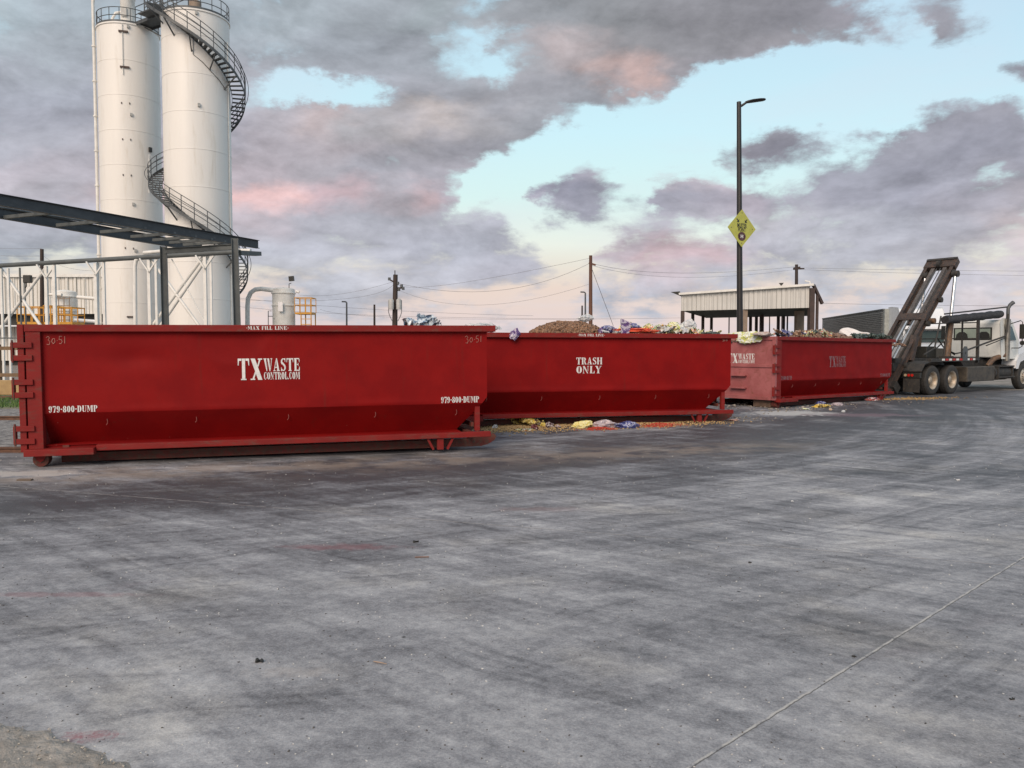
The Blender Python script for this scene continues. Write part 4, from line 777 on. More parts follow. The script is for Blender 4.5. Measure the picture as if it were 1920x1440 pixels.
# ------------------------------------------------------------------ railway and barriers at the left
for (py, lb) in [(848, 'rusty rail of the track nearest the yard edge'), (787, 'second rusty rail beyond the first strip of ballast')]:
    y = gp(15, py).y; m = MB().box(-32, -4.0 if py > 800 else -5, y-.035, y+.035, .06, .085).box(-32, -4.0 if py > 800 else -5, y-.012, y+.012, 0, .06).box(-32,-4.0 if py > 800 else -5,y-.06,y+.06,-.002,.012)
    tag(rebase(m.build('track_rail', RUST), (-18, y, 0)), lb, 'rail', 'railway rails')
y = 28.0; tag(rebase(MB().box(-40, -15.2, y-.15, y+.15, 0, .52).build('ochre_barrier', TANC, bevel=.02), (-26, y, 0)), 'long low ochre barrier standing beyond the grass', 'barrier')
y = 25.8; tag(rebase(MB().box(-40, -15, y-.05, y+.05, 0, .09).build('timber_kerb', RUST), (-26, y, 0)), 'brown timber kerb along the grass verge', 'kerb')
e = empty('rail_fence', (-26, 31, 0), 'two rail brown fence behind the ochre barrier', 'fence')
for z in (1.65, .60): MB().box(-16, 7, -.04, .04, z-.07, z+.07).build('fence_rail', RAILW, e)
for i in range(9): MB().box(-15+i*2.6-.06, -15+i*2.6+.06, .045, .16, 0, 1.8).build('fence_post', RAILW, e)

# ------------------------------------------------------------------ factory wall, far left
fe = empty('factory_building', (-52, 76, 0), 'long off white corrugated factory building beyond the pipe rack', 'building')
def corr(x0, x1, z0, z1, y, st=.42, d=.05):
    mb = MB(); x = x0; vs = []; k = 0
    while x < x1:
        for (a, b) in ((0, 0), (.10, 0), (.14, -d), (.24, -d), (.28, 0)): vs += [(x+a*st/.42, y+b, z0), (x+a*st/.42, y+b, z1)]
        x += st
    mb.add(vs, [(2*i, 2*i+2, 2*i+3, 2*i+1) for i in range(len(vs)//2-1)]); return mb
corr(-14, 16, 4.95, 8.45, 0, .85, .10).build('wall', WALLW, fe)
corr(-14, 16, .45, 3.7, .6, .85, .10).build('wall', WALLW, fe)
MB().box(-14.2, 16.2, -.25, 12, 8.45, 8.72).build('roof_edge', WPIPE, fe)
MB().box(-14, 16, .9, 1.1, 3.72, 4.93).build('dark_opening', SIGNK, fe)
MB().box(-14, 16, .95, 1.1, 0, .44).build('base_strip', SIGNK, fe)
MB().box(-14, 16, -1.6, .55, 3.70, 3.82).build('canopy', COOLW, fe)
MB().box(-14, 16, 1.2, 12, 0, 8.4).build('inner_wall', WALLW, fe)

# ------------------------------------------------------------------ silos
def silo(cx, d, rad, ptop, label, seams):
    c = at(cx, 650, d); c.z = 0; top = at(cx, ptop, d-rad).z
    e = empty('silo', c, label, 'silo', 'tall white storage silos')
    prof = [(rad, 0)]; z = 0; k = 0
    while z+2.5 < top-.3:
        z += 2.5; prof += [(rad, z-.025), (rad+.014, z-.02), (rad+.014, z+.02), (rad, z+.025)]
    prof += [(rad, top-.12), (rad+.06, top-.10), (rad+.06, top), (rad-.05, top+.02), (.4, top+.35), (0.01, top+.37)]
    MB().lathe((0,0,0), prof, 96).build('shell', SILO, e)
    rr = random.Random(int(cx)); fc = math.atan2(-c.y, -c.x)
    # ring railing
    m = MB()
    for h in (.5, 1.05): m.tube([(rad*.99*math.cos(a), rad*.99*math.sin(a), top+h) for a in [i*math.tau/64 for i in range(65)]], .028, 6)
    for i in range(18):
        a = i*math.tau/18; m.tube([(rad*.99*math.cos(a), rad*.99*math.sin(a), top), (rad*.99*math.cos(a), rad*.99*math.sin(a), top+1.05)], .026, 6)
    m.lathe((0,0,0), [(rad*1.0,top+.03),(rad*1.01,top+.03),(rad*1.01,top+.15),(rad*1.0,top+.15)], 64)
    m.build('railing', GALV, e)
    def onwall(px, py):
        a = at(px, py, d-rad); da = Vector((a.x, a.y, 0))-c; v = a-Vector((0, 0, EYE)); dd = Vector((v.x, v.y, 0)).normalized()
        oc = Vector((-c.x, -c.y, 0)); b = oc.dot(dd); cc = oc.dot(oc)-rad*rad; disc = b*b-cc
        if disc < 0: disc = 0
        t = -b-math.sqrt(disc); P = dd*t; zz = EYE+v.z/math.hypot(v.x, v.y)*t; return P-c+Vector((0, 0, zz)), (P-c).normalized()
    return e, c, top, onwall
e1, c1, top1, on1 = silo(253, 60, 2.12, 40, 'left white silo with a vertical pipe on its left side', 0)
e2, c2, top2, on2 = silo(377.5, 55.5, 2.2, 14, 'right white silo wrapped by the spiral staircase', 0)
def fitting(e, on, px, py, w_, h_, mt, nm, dp=.1):
    p, nn = on(px, py); t = Vector((-nn.y, nn.x, 0)); m = MB()
    m.bar(p+nn*.02-t*w_/2, p+nn*.02+t*w_/2, dp, h_); m.build(nm, mt, e)
fitting(e1, on1, 231, 59, .62, .12, BROWNP, 'level_bracket', .16); fitting(e1, on1, 234, 126, .62, .12, BROWNP, 'level_bracket', .16)
m = MB(); m.tube([on1(229, 45)[0]+on1(229, 45)[1]*.06, on1(231, 140)[0]+on1(231, 140)[1]*.06], .03, 6).build('conduit', WPIPE, e1)
for (px, py) in ((240,50),(246,215),(250,383),(254,470)): fitting(e1, on1, px, py, .16, .2, XFMR, 'nozzle', .2)
for (px, py) in ((228,193),(243,194),(230,261),(245,262),(231,328),(246,329),(235,465),(250,466)): fitting(e1, on1, px, py, .06, .12, BROWNP, 'lug', .06)
fitting(e1, on1, 281, 281, .22, .34, SIGNK, 'control_box', .2); fitting(e1, on1, 245, 594, .5, .1, BROWNP, 'level_bracket', .16)
m = MB(); m.tube([on1(278, 290)[0]+on1(278, 290)[1]*.1, on1(278, 362)[0]+on1(278, 362)[1]*.1], .03, 6).build('conduit', WPIPE, e1)
# vertical drop pipe on the silo's left, with couplings
a = at(172, 40, 59)-c1; b = at(187, 640, 59)-c1; a.y = b.y = -.6; a.x = b.x = -2.27
m = MB().tube([(a.x, a.y, top1+2.2), (a.x, a.y, 0)], .11, 10)
for i in range(10): m.disc((a.x, a.y, 1+i*2.55), Z3, .16, .12, 10)
m.build('drop_pipe', WPIPE, e1)
MB().tube([(-2.27,-.6,top1+1.9),(-2.2,-.6,top1+2.35),(-2.0,-.6,top1+2.6),(-1.5,-.4,top1+2.68),(-.3,0,top1+2.68)], .11, 10).build('top_pipe', WPIPE, e1)
MB().tube([(-.95,-.4,top1+.2),(-.95,-.4,top1+.9),(-.75,-.3,top1+1.35),(-.3,-.1,top1+1.5)], .10, 10).build('filter_pipe', WPIPE, e1)
MB().lathe((0,0,0), [(.42,top1+.3),(.5,top1+.6),(.5,top1+2.4),(.55,top1+2.45),(0.01,top1+2.6)], 28).build('filter_housing', WPIPE, e1)
MB().box(-.2,.2,-.62,-.5,top1+1.0,top1+1.6).build('filter_motor', XFMR, e1)
for (px, py) in ((373,197),(368,24)): fitting(e2, on2, px, py, .16, .22, XFMR, 'nozzle', .2)
MB().lathe((0,0,0), [(.35,top2+.3),(.4,top2+.5),(.4,top2+1.3),(0.01,top2+1.5)], 24).build('filter_housing', TANP, e2)
MB().tube([(2.25,-.2,0),(2.25,-.2,top2-1.5)], .04, 6).build('conduit', WPIPE, e2)
MB().tube([(-2.22,-.25,0),(-2.22,-.25,top2-.5)], .05, 6).build('conduit', GALV, e2)
# lower sloped conduit following the stair on the right silo
pts = []
for (px, py) in ((362,64),(362,102),(380,117),(395,134),(410,150),(423,170)): p, nn = on2(px, py); pts.append(p+nn*.05)
MB().tube(pts, .022, 6).build('conduit', GALV, e2)

# spiral staircase round the right silo
st = empty('spiral_staircase', c2, 'dark grey spiral staircase winding round the right silo', 'staircase')
thC = math.atan2(-c2.y, -c2.x); thR = thC+math.pi/2
zR = at(455, 183, 55.5).z; pitch_ = zR-at(455, 515, 55.5).z
ri, ro = 2.2+.10, 2.2+.98
def hz(th): return zR-(th-thR)/math.tau*pitch_
th0 = thR-R(172); th1 = thR+R(425); nst = 98
tm = MB(); 
base_tread = None
for i in range(nst):
    th = th0+(th1-th0)*(i+.5)/nst
    if base_tread is None:
        o = MB().box(ri+.03, ro-.03, -.13, .13, -.02, .02).build('tread', GALV, st); base_tread = o
    else:
        o = base_tread.copy(); COL.objects.link(o)
    o.location = (0, 0, hz(th)); o.rotation_euler = (0, 0, th)
def helix(r, dz, n_=240, a=th0, b=th1): return [Vector((r*math.cos(t), r*math.sin(t), hz(t)+dz)) for t in [a+(b-a)*i/n_ for i in range(n_+1)]]
def ribbon(r, dz, h, t_):
    mb = MB(); P_ = helix(r, dz); vs = []
    for p in P_:
        rr_ = Vector((p.x, p.y, 0)).normalized(); vs += [p-rr_*t_/2-Z3*h/2, p+rr_*t_/2-Z3*h/2, p+rr_*t_/2+Z3*h/2, p-rr_*t_/2+Z3*h/2]
    mb.add(vs, [(i*4+j, i*4+(j+1) % 4, (i+1)*4+(j+1) % 4, (i+1)*4+j) for i in range(len(P_)-1) for j in range(4)]); return mb
ribbon(ro, 0, .22, .03).build('stringer', GALV, st); ribbon(ri, 0, .16, .03).build('stringer', GALV, st)
hr = MB()
for dz in (.5, .85, 1.2): hr.tube(helix(ro+.02, dz), .026, 6)
for i in range(42):
    t = th0+(th1-th0)*i/41; p = Vector((ro*math.cos(t), ro*math.sin(t), hz(t))); hr.tube([p, p+Z3*1.2], .028, 6)
hr.tube(helix(ro+.22, .72, 240), .02, 6)
hr.build('handrail', GALV, st)
for i in range(20):
    t = th0+(th1-th0)*(i+.5)/20; p = Vector((ro*math.cos(t), ro*math.sin(t), hz(t)-.08)); q = Vector((2.16*math.cos(t), 2.16*math.sin(t), hz(t)-.95)); MB().bar(p, q, .07).build('support_bracket', GALV, st)
# landing between the silo tops
ld = empty('landing_platform', (c1+c2)/2, 'steel walkway platform bridging the tops of the two silos', 'platform')
mid = (c1+c2)/2; dr = (c2-c1).normalized(); pr_ = Vector((-dr.y, dr.x, 0)); zl = top1+.12
m = MB(); A = (c1+dr*2.0)-mid; B = (c2-dr*1.6)-mid
m.bar(A+Z3*zl-pr_*.0, B+Z3*zl, 1.3, .09); m.build('deck', GALV, ld)
m = MB()
for s_ in (-.62, .62):
    for h in (.55, 1.1): m.tube([A+Z3*(zl+h)+pr_*s_, B+Z3*(zl+h)+pr_*s_], .03, 6)
    for f_ in (0, .33, .66, 1): p = A.lerp(B, f_)+pr_*s_; m.tube([p+Z3*zl, p+Z3*(zl+1.1)], .03, 6)
m.build('handrail', GALV, ld)
m = MB()
for s_ in (-.6, .6): m.bar(A+Z3*(zl-.1)+pr_*s_, B+Z3*(zl-.1)+pr_*s_, .08, .16)
m.bar(A+Z3*(zl-.1), (A+B)/2+Z3*(zl-1.3), .08); m.bar(B+Z3*(zl-.1), (A+B)/2+Z3*(zl-1.3), .08)
m.build('frame', GALV, ld)
q = (A+B)/2+Z3*(zl+1.0)+pr_*(-.9)
m = MB().bar(q-Z3*1.0-dr*.7, q-Z3*1.0+dr*1.2, 1.0, .08)
for h in (0, .5, 1.1, 1.6): m.tube([q+Z3*(h-.9)-dr*.7, q+Z3*(h-.9)+dr*1.3], .03, 6)
for f_ in (-.7, 0, .6, 1.3): m.tube([q-Z3*1.0+dr*f_, q+Z3*1.6+dr*f_], .04, 6)
m.build('stair_landing', GALV, ld)

# ------------------------------------------------------------------ white pipe rack
rk = empty('pipe_rack', (-22, 38, 0), 'white steel pipe rack with cross braces in front of the silos', 'pipe rack')
RB = Vector((-22, 38, 0))
def rp(px, py, d=38): return at(px, py, d)-RB
def dpx(px): return 39.5-px*.0075
MB().tube([rp(-60, 503, 40), rp(0, 498, dpx(0)), rp(450, 472, dpx(450))], .11, 10).build('main_pipe', POSTG, rk)
MB().tube([rp(270, 474, 37.6), rp(330, 469, 37.2), rp(470, 470, 36.3)], .09, 10).build('upper_pipe', WPIPE, rk)
for px, w_ in ((2,.12),(15,.12),(37,.08),(86,.17),(101,.17),(179,.17),(194,.14),(279,.17),(292,.13),(384,.17),(395,.12)):
    d = dpx(px); t_ = at(px, 500-px*.058+4, d); b_ = Vector((t_.x, t_.y, 0)); MB().bar(b_-RB, t_-RB, w_*.8, w_*.8, (1,0,0)).build('post', WPIPE if px != 37 else POSTG, rk)
MB().tube([rp(185, 640, 38.3), rp(184, 560, 38.3), rp(184, 492, 38.3)], .06, 8).build('riser_pipe', WPIPE, rk)
MB().tube([rp(254, 640, 37.5), rp(253, 500, 37.5), rp(255, 488, 37.5), rp(262, 484, 37.5), rp(275, 483, 37.5)], .09, 10).build('bent_pipe', WPIPE, rk)
for (a, b_) in (((86,502),(-4,622)), ((1,502),(100,645)), ((385,476),(285,612)), ((392,478),(300,612)), ((280,482),(398,645)), ((322,486),(385,606))):
    MB().tube([rp(a[0], a[1], dpx(a[0])+.15), rp(b_[0], b_[1], dpx(b_[0])+.15)], .075 if a[0] != 322 else .03, 8).build('cross_brace', WPIPE, rk)
for px in (86, 179, 279, 384):
    for s_ in (-1, 1):
        d = dpx(px)-.12; y_ = 500-px*.058; MB().bar(rp(px, y_+26, d), rp(px+s_*17, y_+1, d), .10, .06).build('knee_brace', WPIPE, rk)
MB().bar(rp(-10, 634, 38), rp(45, 634, 38), .06).build('cable_tray', POSTG, rk)

# ------------------------------------------------------------------ dark girder runway
gd = empty('girder_runway', at(310, 650, 30), 'dark grey twin girder runway on two steel columns', 'girder runway')
GB = at(310, 650, 30); gd.location = (GB.x, GB.y, 0); GB = Vector((GB.x, GB.y, 0))
HT = 4.05
def gpt(px, py_bot, off=0):
    """girder underside: fixed height above the eye"""
    v = at(px, py_bot, 1.0)-Vector((0, 0, EYE)); return Vector((0, 0, EYE))+v*(HT/v.z)
A0, A1 = gpt(-40, 379), gpt(440, 458.5); B0, B1 = gpt(-40, 403), gpt(307, 462)
da_ = (A1-A0).normalized(); A2 = A1+da_*1.6; B1 = B1+da_*1.2
A2 = gpt(484, 466)
for nm, p, q in (('girder', A0, A2), ('girder', B0, B1+da_*.8)):
    MB().ibeam(p+Z3*.165-GB, q+Z3*.165-GB, .33, .17, .018).build(nm, GIRD, gd)
pb = (B0-A0); pb = pb-da_*pb.dot(da_)
for f_ in (.03, .22, .40, .57, .70, .80, .88, .95):
    p = A0.lerp(A1, f_)+Z3*.05; MB().bar(p-GB, p+pb-GB, .10, .10).build('cross_beam', POSTG, gd)
for f_ in (0.3, .7): 
    MB().tube([A0+pb*f_+Z3*.22-GB, A2+pb*f_+Z3*.22-GB], .035, 8).build('conduit', GALV, gd)
tA = at(440, 447, 29.6); bA = Vector((tA.x+.08, tA.y, 0)); tB = at(306.5, 462, 30.6); bB = Vector((tB.x+.03, tB.y, 0))
MB().ibeam(bA-GB, tA-GB, .24, .20, .02, up=(1,.25,0)).build('column', POSTG, gd); MB().ibeam(bB-GB, tB-GB, .24, .20, .02, up=(1,.25,0)).build('column', POSTG, gd)
MB().ibeam(at(310, 470.5, 30.5)-GB, at(435, 463, 29.7)-GB, .20, .14, .018).build('header_beam', POSTG, gd)
MB().bar(at(446, 474, 29.9)-GB, at(484, 476, 31.2)-GB, .3, .16).build('end_plate', POSTG, gd)

# ------------------------------------------------------------------ filters with yellow platforms
def filt(px, d, wpx, ptop, label):
    c = at(px, 650, d); c.z = 0; r_ = wpx/2/F*d*.93; zt = at(px, ptop, d).z; e = empty('dust_filter', c, label, 'filter tank', 'white dust filter tanks')
    MB().lathe((0,0,0), [(r_,0),(r_,zt-1.35),(r_+.05,zt-1.33),(r_+.05,zt-1.25),(r_,zt-1.23),(r_,zt-.42),(r_+.07,zt-.40),(r_+.07,zt-.33),(r_,zt-.31),(r_*.98,zt-.06),(r_*.8,zt+.02),(.01,zt+.10)], 48).build('tank', WPIPE, e)
    return e, c, r_, zt
e, c, r_, zt = filt(533, 60, 44, 541, 'white dust filter tank right of the silos with a bent pipe')
q = lambda px, py, d=59.6: at(px, py, d)-c
MB().tube([q(464,640), q(464,575), q(465,560), q(470,549), q(478,543), q(490,541.5), q(519,545)], .17, 12).build('bent_pipe', WPIPE, e)
MB().tube([q(516,545), q(523,545.5)], .21, 12).build('flange', WPIPE, e)
MB().bar(q(533,575,58.95)-Vector((.45,0,0)), q(533,575,58.95)+Vector((-.1,0,0)), .1, .7).build('access_hatch', CHROME, e)
MB().tube([q(555,546,59), q(561,548,59)], .10, 10).build('nozzle', WPIPE, e)
m = MB().tube([q(503,610,59), q(503,583,59), q(509,583,59)], .03, 6).tube([q(503,593,59), q(511,593,59)], .03, 6); m.build('hand_hoop', GALV, e)
fl = MB().tube([q(542,541), q(542,532), q(546,531)], .03, 6); fl.build('lamp_bracket', SIGNK, e)
MB().bar(q(542,523), q(551,522), .25, .36).build('floodlight', SIGNK, e)
def yplat(x0, x1, pt, pf, pb_, d, label, legs=True):
    c = at((x0+x1)/2, 650, d); c.z = 0; e = empty('yellow_platform', c, label, 'platform', 'yellow access platforms')
    k = lambda px, py, dd=d: at(px, py, dd)-c
    dk = MB()
    a, b_ = k(x0, pf), k(x1, pf); dk.box(a.x, b_.x, -.5, .9, a.z-.14, a.z); dk.build('deck', YEL, e)
    m = MB(); zt_ = k(x0, pt).z
    for yy in (-.5, .9):
        for h in (0, .5): m.tube([(a.x, yy, a.z+(zt_-a.z)*(1-h)), (b_.x, yy, a.z+(zt_-a.z)*(1-h))], .035, 6)
        nn_ = max(3, int((b_.x-a.x)/.6))
        for i in range(nn_+1): x = a.x+(b_.x-a.x)*i/nn_; m.bar((x, yy, a.z), (x, yy, zt_), .045)
    for x in (a.x, b_.x):
        for h in (0, .5): m.tube([(x, -.5, a.z+(zt_-a.z)*(1-h)), (x, .9, a.z+(zt_-a.z)*(1-h))], .035, 6)
    m.build('railing', YEL, e)
    if legs:
        m = MB()
        for f_ in (.4, 1.0):
            x = a.x+(b_.x-a.x)*f_-.04
            for yy in (-.45, .85): m.bar((x, yy, 0), (x, yy, a.z-.14), .07)
        for z in (a.z-.5, a.z-.9, a.z-1.4): m.bar((a.x+(b_.x-a.x)*.4, -.45, z), (b_.x, -.45, z), .05)
        m.build('legs', YEL, e)
    return e
yplat(556, 587, 559, 586, 600, 59.5, 'yellow railed platform on the right of the dust filter')
e, c, r_, zt = filt(124, 52, 44, 546, 'white filter tank with a side pipe behind the pipe rack at far left')
q = lambda px, py, d=51.5: at(px, py, d)-c
MB().tube([q(145,557), q(180,560)], .12, 10).build('side_pipe', WPIPE, e); MB().tube([q(92,552,51), q(116,553,50.9)], .10, 10).build('side_pipe', WPIPE, e)
m = MB()
for py in (560, 573, 588, 600): m.tube([q(108,py,50.6), q(132,py,50.6)], .025, 6)
for px in (110, 120, 130): m.tube([q(px,556,50.6), q(px,612,50.6)], .025, 6)
m.build('ladder_cage', TANP, e)
MB().tube([q(140,600), q(182,603)], .12, 10).build('low_pipe', COOLW, e)
yplat(42, 84, 576, 604, 610, 49, 'yellow railed platform left of the far left filter tank', True)
yplat(91, 104, 574, 604, 610, 49, 'narrow yellow ladder cage between the white posts', True)
yplat(105, 144, 577, 604, 610, 48.6, 'yellow railing in front of the far left filter tank', True)
def flood(px, py, d, label):
    c = at(px, 650, d); c.z = 0; e = empty('floodlight_mast', c, label, 'floodlight', 'floodlight masts'); z = at(px, py, d).z
    MB().tube([(0,0,0),(0,0,z-.1)], .04, 6).build('mast', POSTG, e); MB().tube([(0,0,z-.5),(.15,-.1,z-.4),(.15,-.1,z-.15)], .03, 6).build('arm', SIGNK, e)
    MB().box(-.05,.38,-.12,.12,z-.2,z+.25).build('lamp_head', SIGNK, e, bevel=.03)
flood(50, 524, 46, 'black floodlight on a thin mast before the factory wall')

# ------------------------------------------------------------------ shed canopy
SA = at(1277, 583, 53.9); SR = at(1518, 577, 49.6); c = Vector((SR.x, SR.y, 0)); sh = empty('open_shed', c, 'open sided shed with cream sheet fascia behind the lamp post', 'shed')
az = Vector((SA.x, SA.y, 0)); bz = Vector((SR.x, SR.y, 0)); dd = (bz-az).normalized(); bk = Vector((.352, .936, 0)); Ls = (bz-az).length
zb0, zb1, zt0, zt1 = SA.z, SR.z, at(1277, 553, 53.9).z, at(1518, 536, 49.6).z
m = MB(); kk = 24; vs = []
for i in range(kk*4+1):
    t = i/(kk*4); o_ = (0, .06, .06, 0)[i % 4]*.8; p = az.lerp(bz, t)-bk*o_-c
    vs += [p+Z3*(zb0+(zb1-zb0)*t), p+Z3*(zt0+(zt1-zt0)*t)]
m.add(vs, [(2*i, 2*i+2, 2*i+3, 2*i+1) for i in range(len(vs)//2-1)]); m.build('fascia', FASC, sh)
m = MB().bar(az-bk*.12-dd*.1+Z3*(zt0+.06)-c, bz-bk*.12+dd*.25+Z3*(zt1+.06)-c, .3, .14); m.build('gutter', WPIPE, sh)
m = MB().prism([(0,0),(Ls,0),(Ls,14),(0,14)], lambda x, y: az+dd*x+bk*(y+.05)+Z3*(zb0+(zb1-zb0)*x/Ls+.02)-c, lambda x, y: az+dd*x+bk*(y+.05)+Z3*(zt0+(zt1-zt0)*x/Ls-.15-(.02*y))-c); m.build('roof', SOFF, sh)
def spost(t, y, w_, mt): p = az+dd*(Ls*t)+bk*y-c; MB().bar(p, p+Z3*(zb0+(zb1-zb0)*t+.0), w_).build('post', mt, sh)
def invs(px, y):
    lo, hi = -.3, 1.4
    for _ in range(40):
        mid_ = (lo+hi)/2; p = az+dd*(Ls*mid_)+bk*y
        if 960+F*p.x/p.y < px: lo = mid_
        else: hi = mid_
    return lo
for px, y, w_, mt in ((1279,.1,.22,BROWNP),(1298,4.5,.2,BROWNP),(1317,9,.2,BROWNP),(1333,13.6,.2,BROWNP),(1366,13.6,.08,BROWNP),(1395,.2,.30,TANP),(1406,13.5,.2,BROWNP),(1417,13.5,.2,BROWNP),(1427,9,.26,BROWNP),(1458,13.5,.2,BROWNP),(1468,13.5,.18,BROWNP),(1475,13.6,.1,BROWNP),(1497,4,.5,TANP),(1516,.2,.2,BROWNP)):
    spost(invs(px, y), y, w_, mt)
p = bz-c+dd*.12; MB().bar(p, p+Z3*(zt1-.15), .28, .3).build('corner_post', BROWNP, sh); p = bz-c+dd*.45+bk*.3; MB().bar(p, p+Z3*(zt1-.5), .14).build('downpipe', BROWNP, sh)
MB().bar(bz-c+dd*.2+Z3*(zt1+.05), bz-c+dd*.75+bk*.6+Z3*(zt1-1.1), .16).build('rake_trim', BROWNP, sh)
MB().prism([(0,0),(-.75,.32),(-.1,.34)], lambda x, z: az-bk*.1+dd*x+Z3*(zt0-.1+z)-c, lambda x, z: az+bk*.1+dd*x+Z3*(zt0-.1+z)-c).build('overhang_bracket', SIGNK, sh)
for t in (.79,): MB().prism([(-.15,.2),(.15,.2),(0,0)], lambda x, z: az.lerp(bz, t)+dd*x+Z3*(zt0+(zt1-zt0)*t+z+.12)-c, lambda x, z: az.lerp(bz, t)+bk*.2+dd*x+Z3*(zt0+(zt1-zt0)*t+z+.12)-c).build('roof_vent', SIGNK, sh)
MB().tube([bz-c+Z3*zt1, bz-c+Z3*(zt1+.25), bz-c-dd*.3+Z3*(zt1+.32)], .05, 6).build('roof_lamp', WPIPE, sh)

# ------------------------------------------------------------------ lamp post with sign
lb = at(1389, 650, 26.3); lb.z = 0; tp = at(1385.5, 191, 26.3); lp = empty('lamp_post', lb, 'tall dark lamp post carrying the yellow muster sign', 'lamp post')
tl = tp-lb; MB().tube([(0,0,0), (0,0,.02), tl*.5, tl], [.11,.11,.092,.072], 32).build('pole', DARK, lp)
MB().tube([tl-Z3*.16, tl+Vector((.10,-.01,-.12)), tl+Vector((.25,-.03,-.02))], [.045,.04,.035], 10).build('arm', DARK, lp)
hd = MB(); secs = [(.20,.03,.03,0),(.28,.09,.045,.015),(.45,.14,.05,.045),(.68,.15,.045,.075),(.80,.12,.04,.085),(.86,.06,.025,.088)]
vs = []
for (x, w_, h_, z) in secs:
    for t in range(12): a = t/12*math.tau; vs.append((tl.x+x, tl.y+w_*math.cos(a)-.02, tl.z+z-.02+h_*math.sin(a)))
hd.add(vs, [(i*12+j, i*12+(j+1) % 12, (i+1)*12+(j+1) % 12, (i+1)*12+j) for i in range(5) for j in range(12)], True)
hd.add(vs[:12], [tuple(range(12))]); hd.add(vs[-12:], [tuple(range(12))]); hd.build('lamp_head', DARK, lp)
# sign
sc_ = at(1390.5, 428, 26.12); sg = empty('muster_sign', sc_, 'yellow diamond MUSTER POINT sign on the tall lamp post', 'sign')
ax = Vector((.882, .471, 0)); nr = Vector((.471, -.882, 0)); hs = .615
sf = lambda off: (lambda x, z: ax*x+Z3*z+nr*off)
MB().prism([(0,-hs),(hs,0),(0,hs),(-hs,0)], sf(0), sf(.012)).build('plate', SIGNY, sg)
def btext(txt, size, cx, cz, fn, mt, nm, parent, sx=1.):
    cu = bpy.data.curves.new(nm, 'FONT'); cu.body = txt; cu.size = size; cu.offset = size*.022; cu.align_x = 'CENTER'; cu.align_y = 'CENTER'
    to = bpy.data.objects.new(nm, cu); COL.objects.link(to); bpy.context.view_layer.update()
    me = bpy.data.meshes.new_from_object(to.evaluated_get(bpy.context.evaluated_depsgraph_get())); bpy.data.objects.remove(to)
    for v in me.vertices: v.co = fn(cx+v.co.x*sx, cz+v.co.y)
    me.name = nm; o = bpy.data.objects.new(nm, me); COL.objects.link(o); o.parent = parent; me.materials.clear(); me.materials.append(mt); return o
btext('MUSTER', .19, 0, .08, sf(.016), SIGNK, 'lettering', sg, .60); btext('POINT', .19, 0, -.052, sf(.016), SIGNK, 'lettering', sg, .60)
for s_ in (-1, 1):
    m = MB(); f_ = sf(.016)
    m.add([f_(s_*(.245-.0), .285), f_(s_*.215, .31), f_(s_*.15, .235), f_(s_*.175, .215)], [(0,1,2,3)])
    m.add([f_(s_*.125, .185), f_(s_*.235, .185), f_(s_*.125, .285)], [(0,1,2)]); m.build('arrow', SIGNK, sg)
m = MB(); f_ = sf(.016); m.add([f_(.17*math.cos(t), -.265+.145*math.sin(t)) for t in [i*math.tau/28 for i in range(28)]], [tuple(range(28))]); rd = m.build('round_emblem', MAROON, sg)
m = MB(); f_ = sf(.020)
for i in range(28):
    t0, t1 = i*math.tau/28, (i+1)*math.tau/28; m.add([f_(a*math.cos(t), -.265+a*.853*math.sin(t)) for a, t in ((.150,t0),(.150,t1),(.146,t1),(.146,t0))], [(0,1,2,3)])
m.build('emblem_ring', GREYP, sg)
m = MB()
for x in (-.055, .022): m.add([f_(x, -.32), f_(x+.033, -.32), f_(x+.033, -.21), f_(x, -.21)], [(0,1,2,3)]); m.add([f_(x-.01, -.32), f_(x+.043, -.32), f_(x+.043, -.305), f_(x-.01, -.305)], [(0,1,2,3)]); m.add([f_(x-.01, -.225), f_(x+.043, -.225), f_(x+.043, -.21), f_(x-.01, -.21)], [(0,1,2,3)])
m.add([f_(-.022, -.275), f_(.022, -.275), f_(.022, -.255), f_(-.022, -.255)], [(0,1,2,3)]); m.build('emblem_letter', WHITEP, sg)
for wrd, a0, a1, up_ in (('HOUSTON', 148, 32, 1), ('ASTROS', 215, 325, -1)):
    for i, ch in enumerate(wrd):
        a = R(a0+(a1-a0)*i/(len(wrd)-1)); btext(ch, .040, .118*math.cos(a), -.265+.105*math.sin(a), sf(.0202), GREYP, 'emblem_lettering', sg)
for x, z in ((0,.50),(0,-.49),(.46,0),(-.46,0)): MB().disc(ax*x+Z3*z+nr*.014, nr, .016, .01, 8).build('bolt', GALV, sg)

# ------------------------------------------------------------------ poles, small lamps and wires
def pole(px0, pyt, d, r_, mt, name, label, cat, px1=None, group='poles in the distance'):
    t_ = at(px0, pyt, d); b_ = at(px1 or px0, 650, d); b_.z = 0; e = empty(name, b_, label, cat, group)
    MB().tube([(0,0,0), t_-b_], [r_, r_*.75], 10).build('pole', mt, e); return e, b_
ep, b1 = pole(741.5, 515, 62, .24, WOODD, 'utility_pole', 'dark utility pole carrying two grey transformers', 'utility pole', 739)
q = lambda px, py, d=62: at(px, py, d)-b1
MB().tube([q(740.5,516), q(740.5,507)], .04, 6).build('lightning_rod', WOODD, ep)
for a, b_ in (((730,524),(741,530)), ((745,540),(757,540))): MB().bar(q(*a), q(*b_), .12).build('cross_arm', WOODD, ep)
for px, py in ((730,523),(746,531),(753,536),(756,541),(748,543)): MB().disc(q(px,py), Z3, .11, .22, 8).build('insulator', GALV, ep)
for px in (733.5, 748): MB().lathe(q(px,580,61.6), [(.01,-.0),(.21,0),(.21,.72),(.12,.82),(.01,.82)], 20).build('transformer', XFMR, ep)
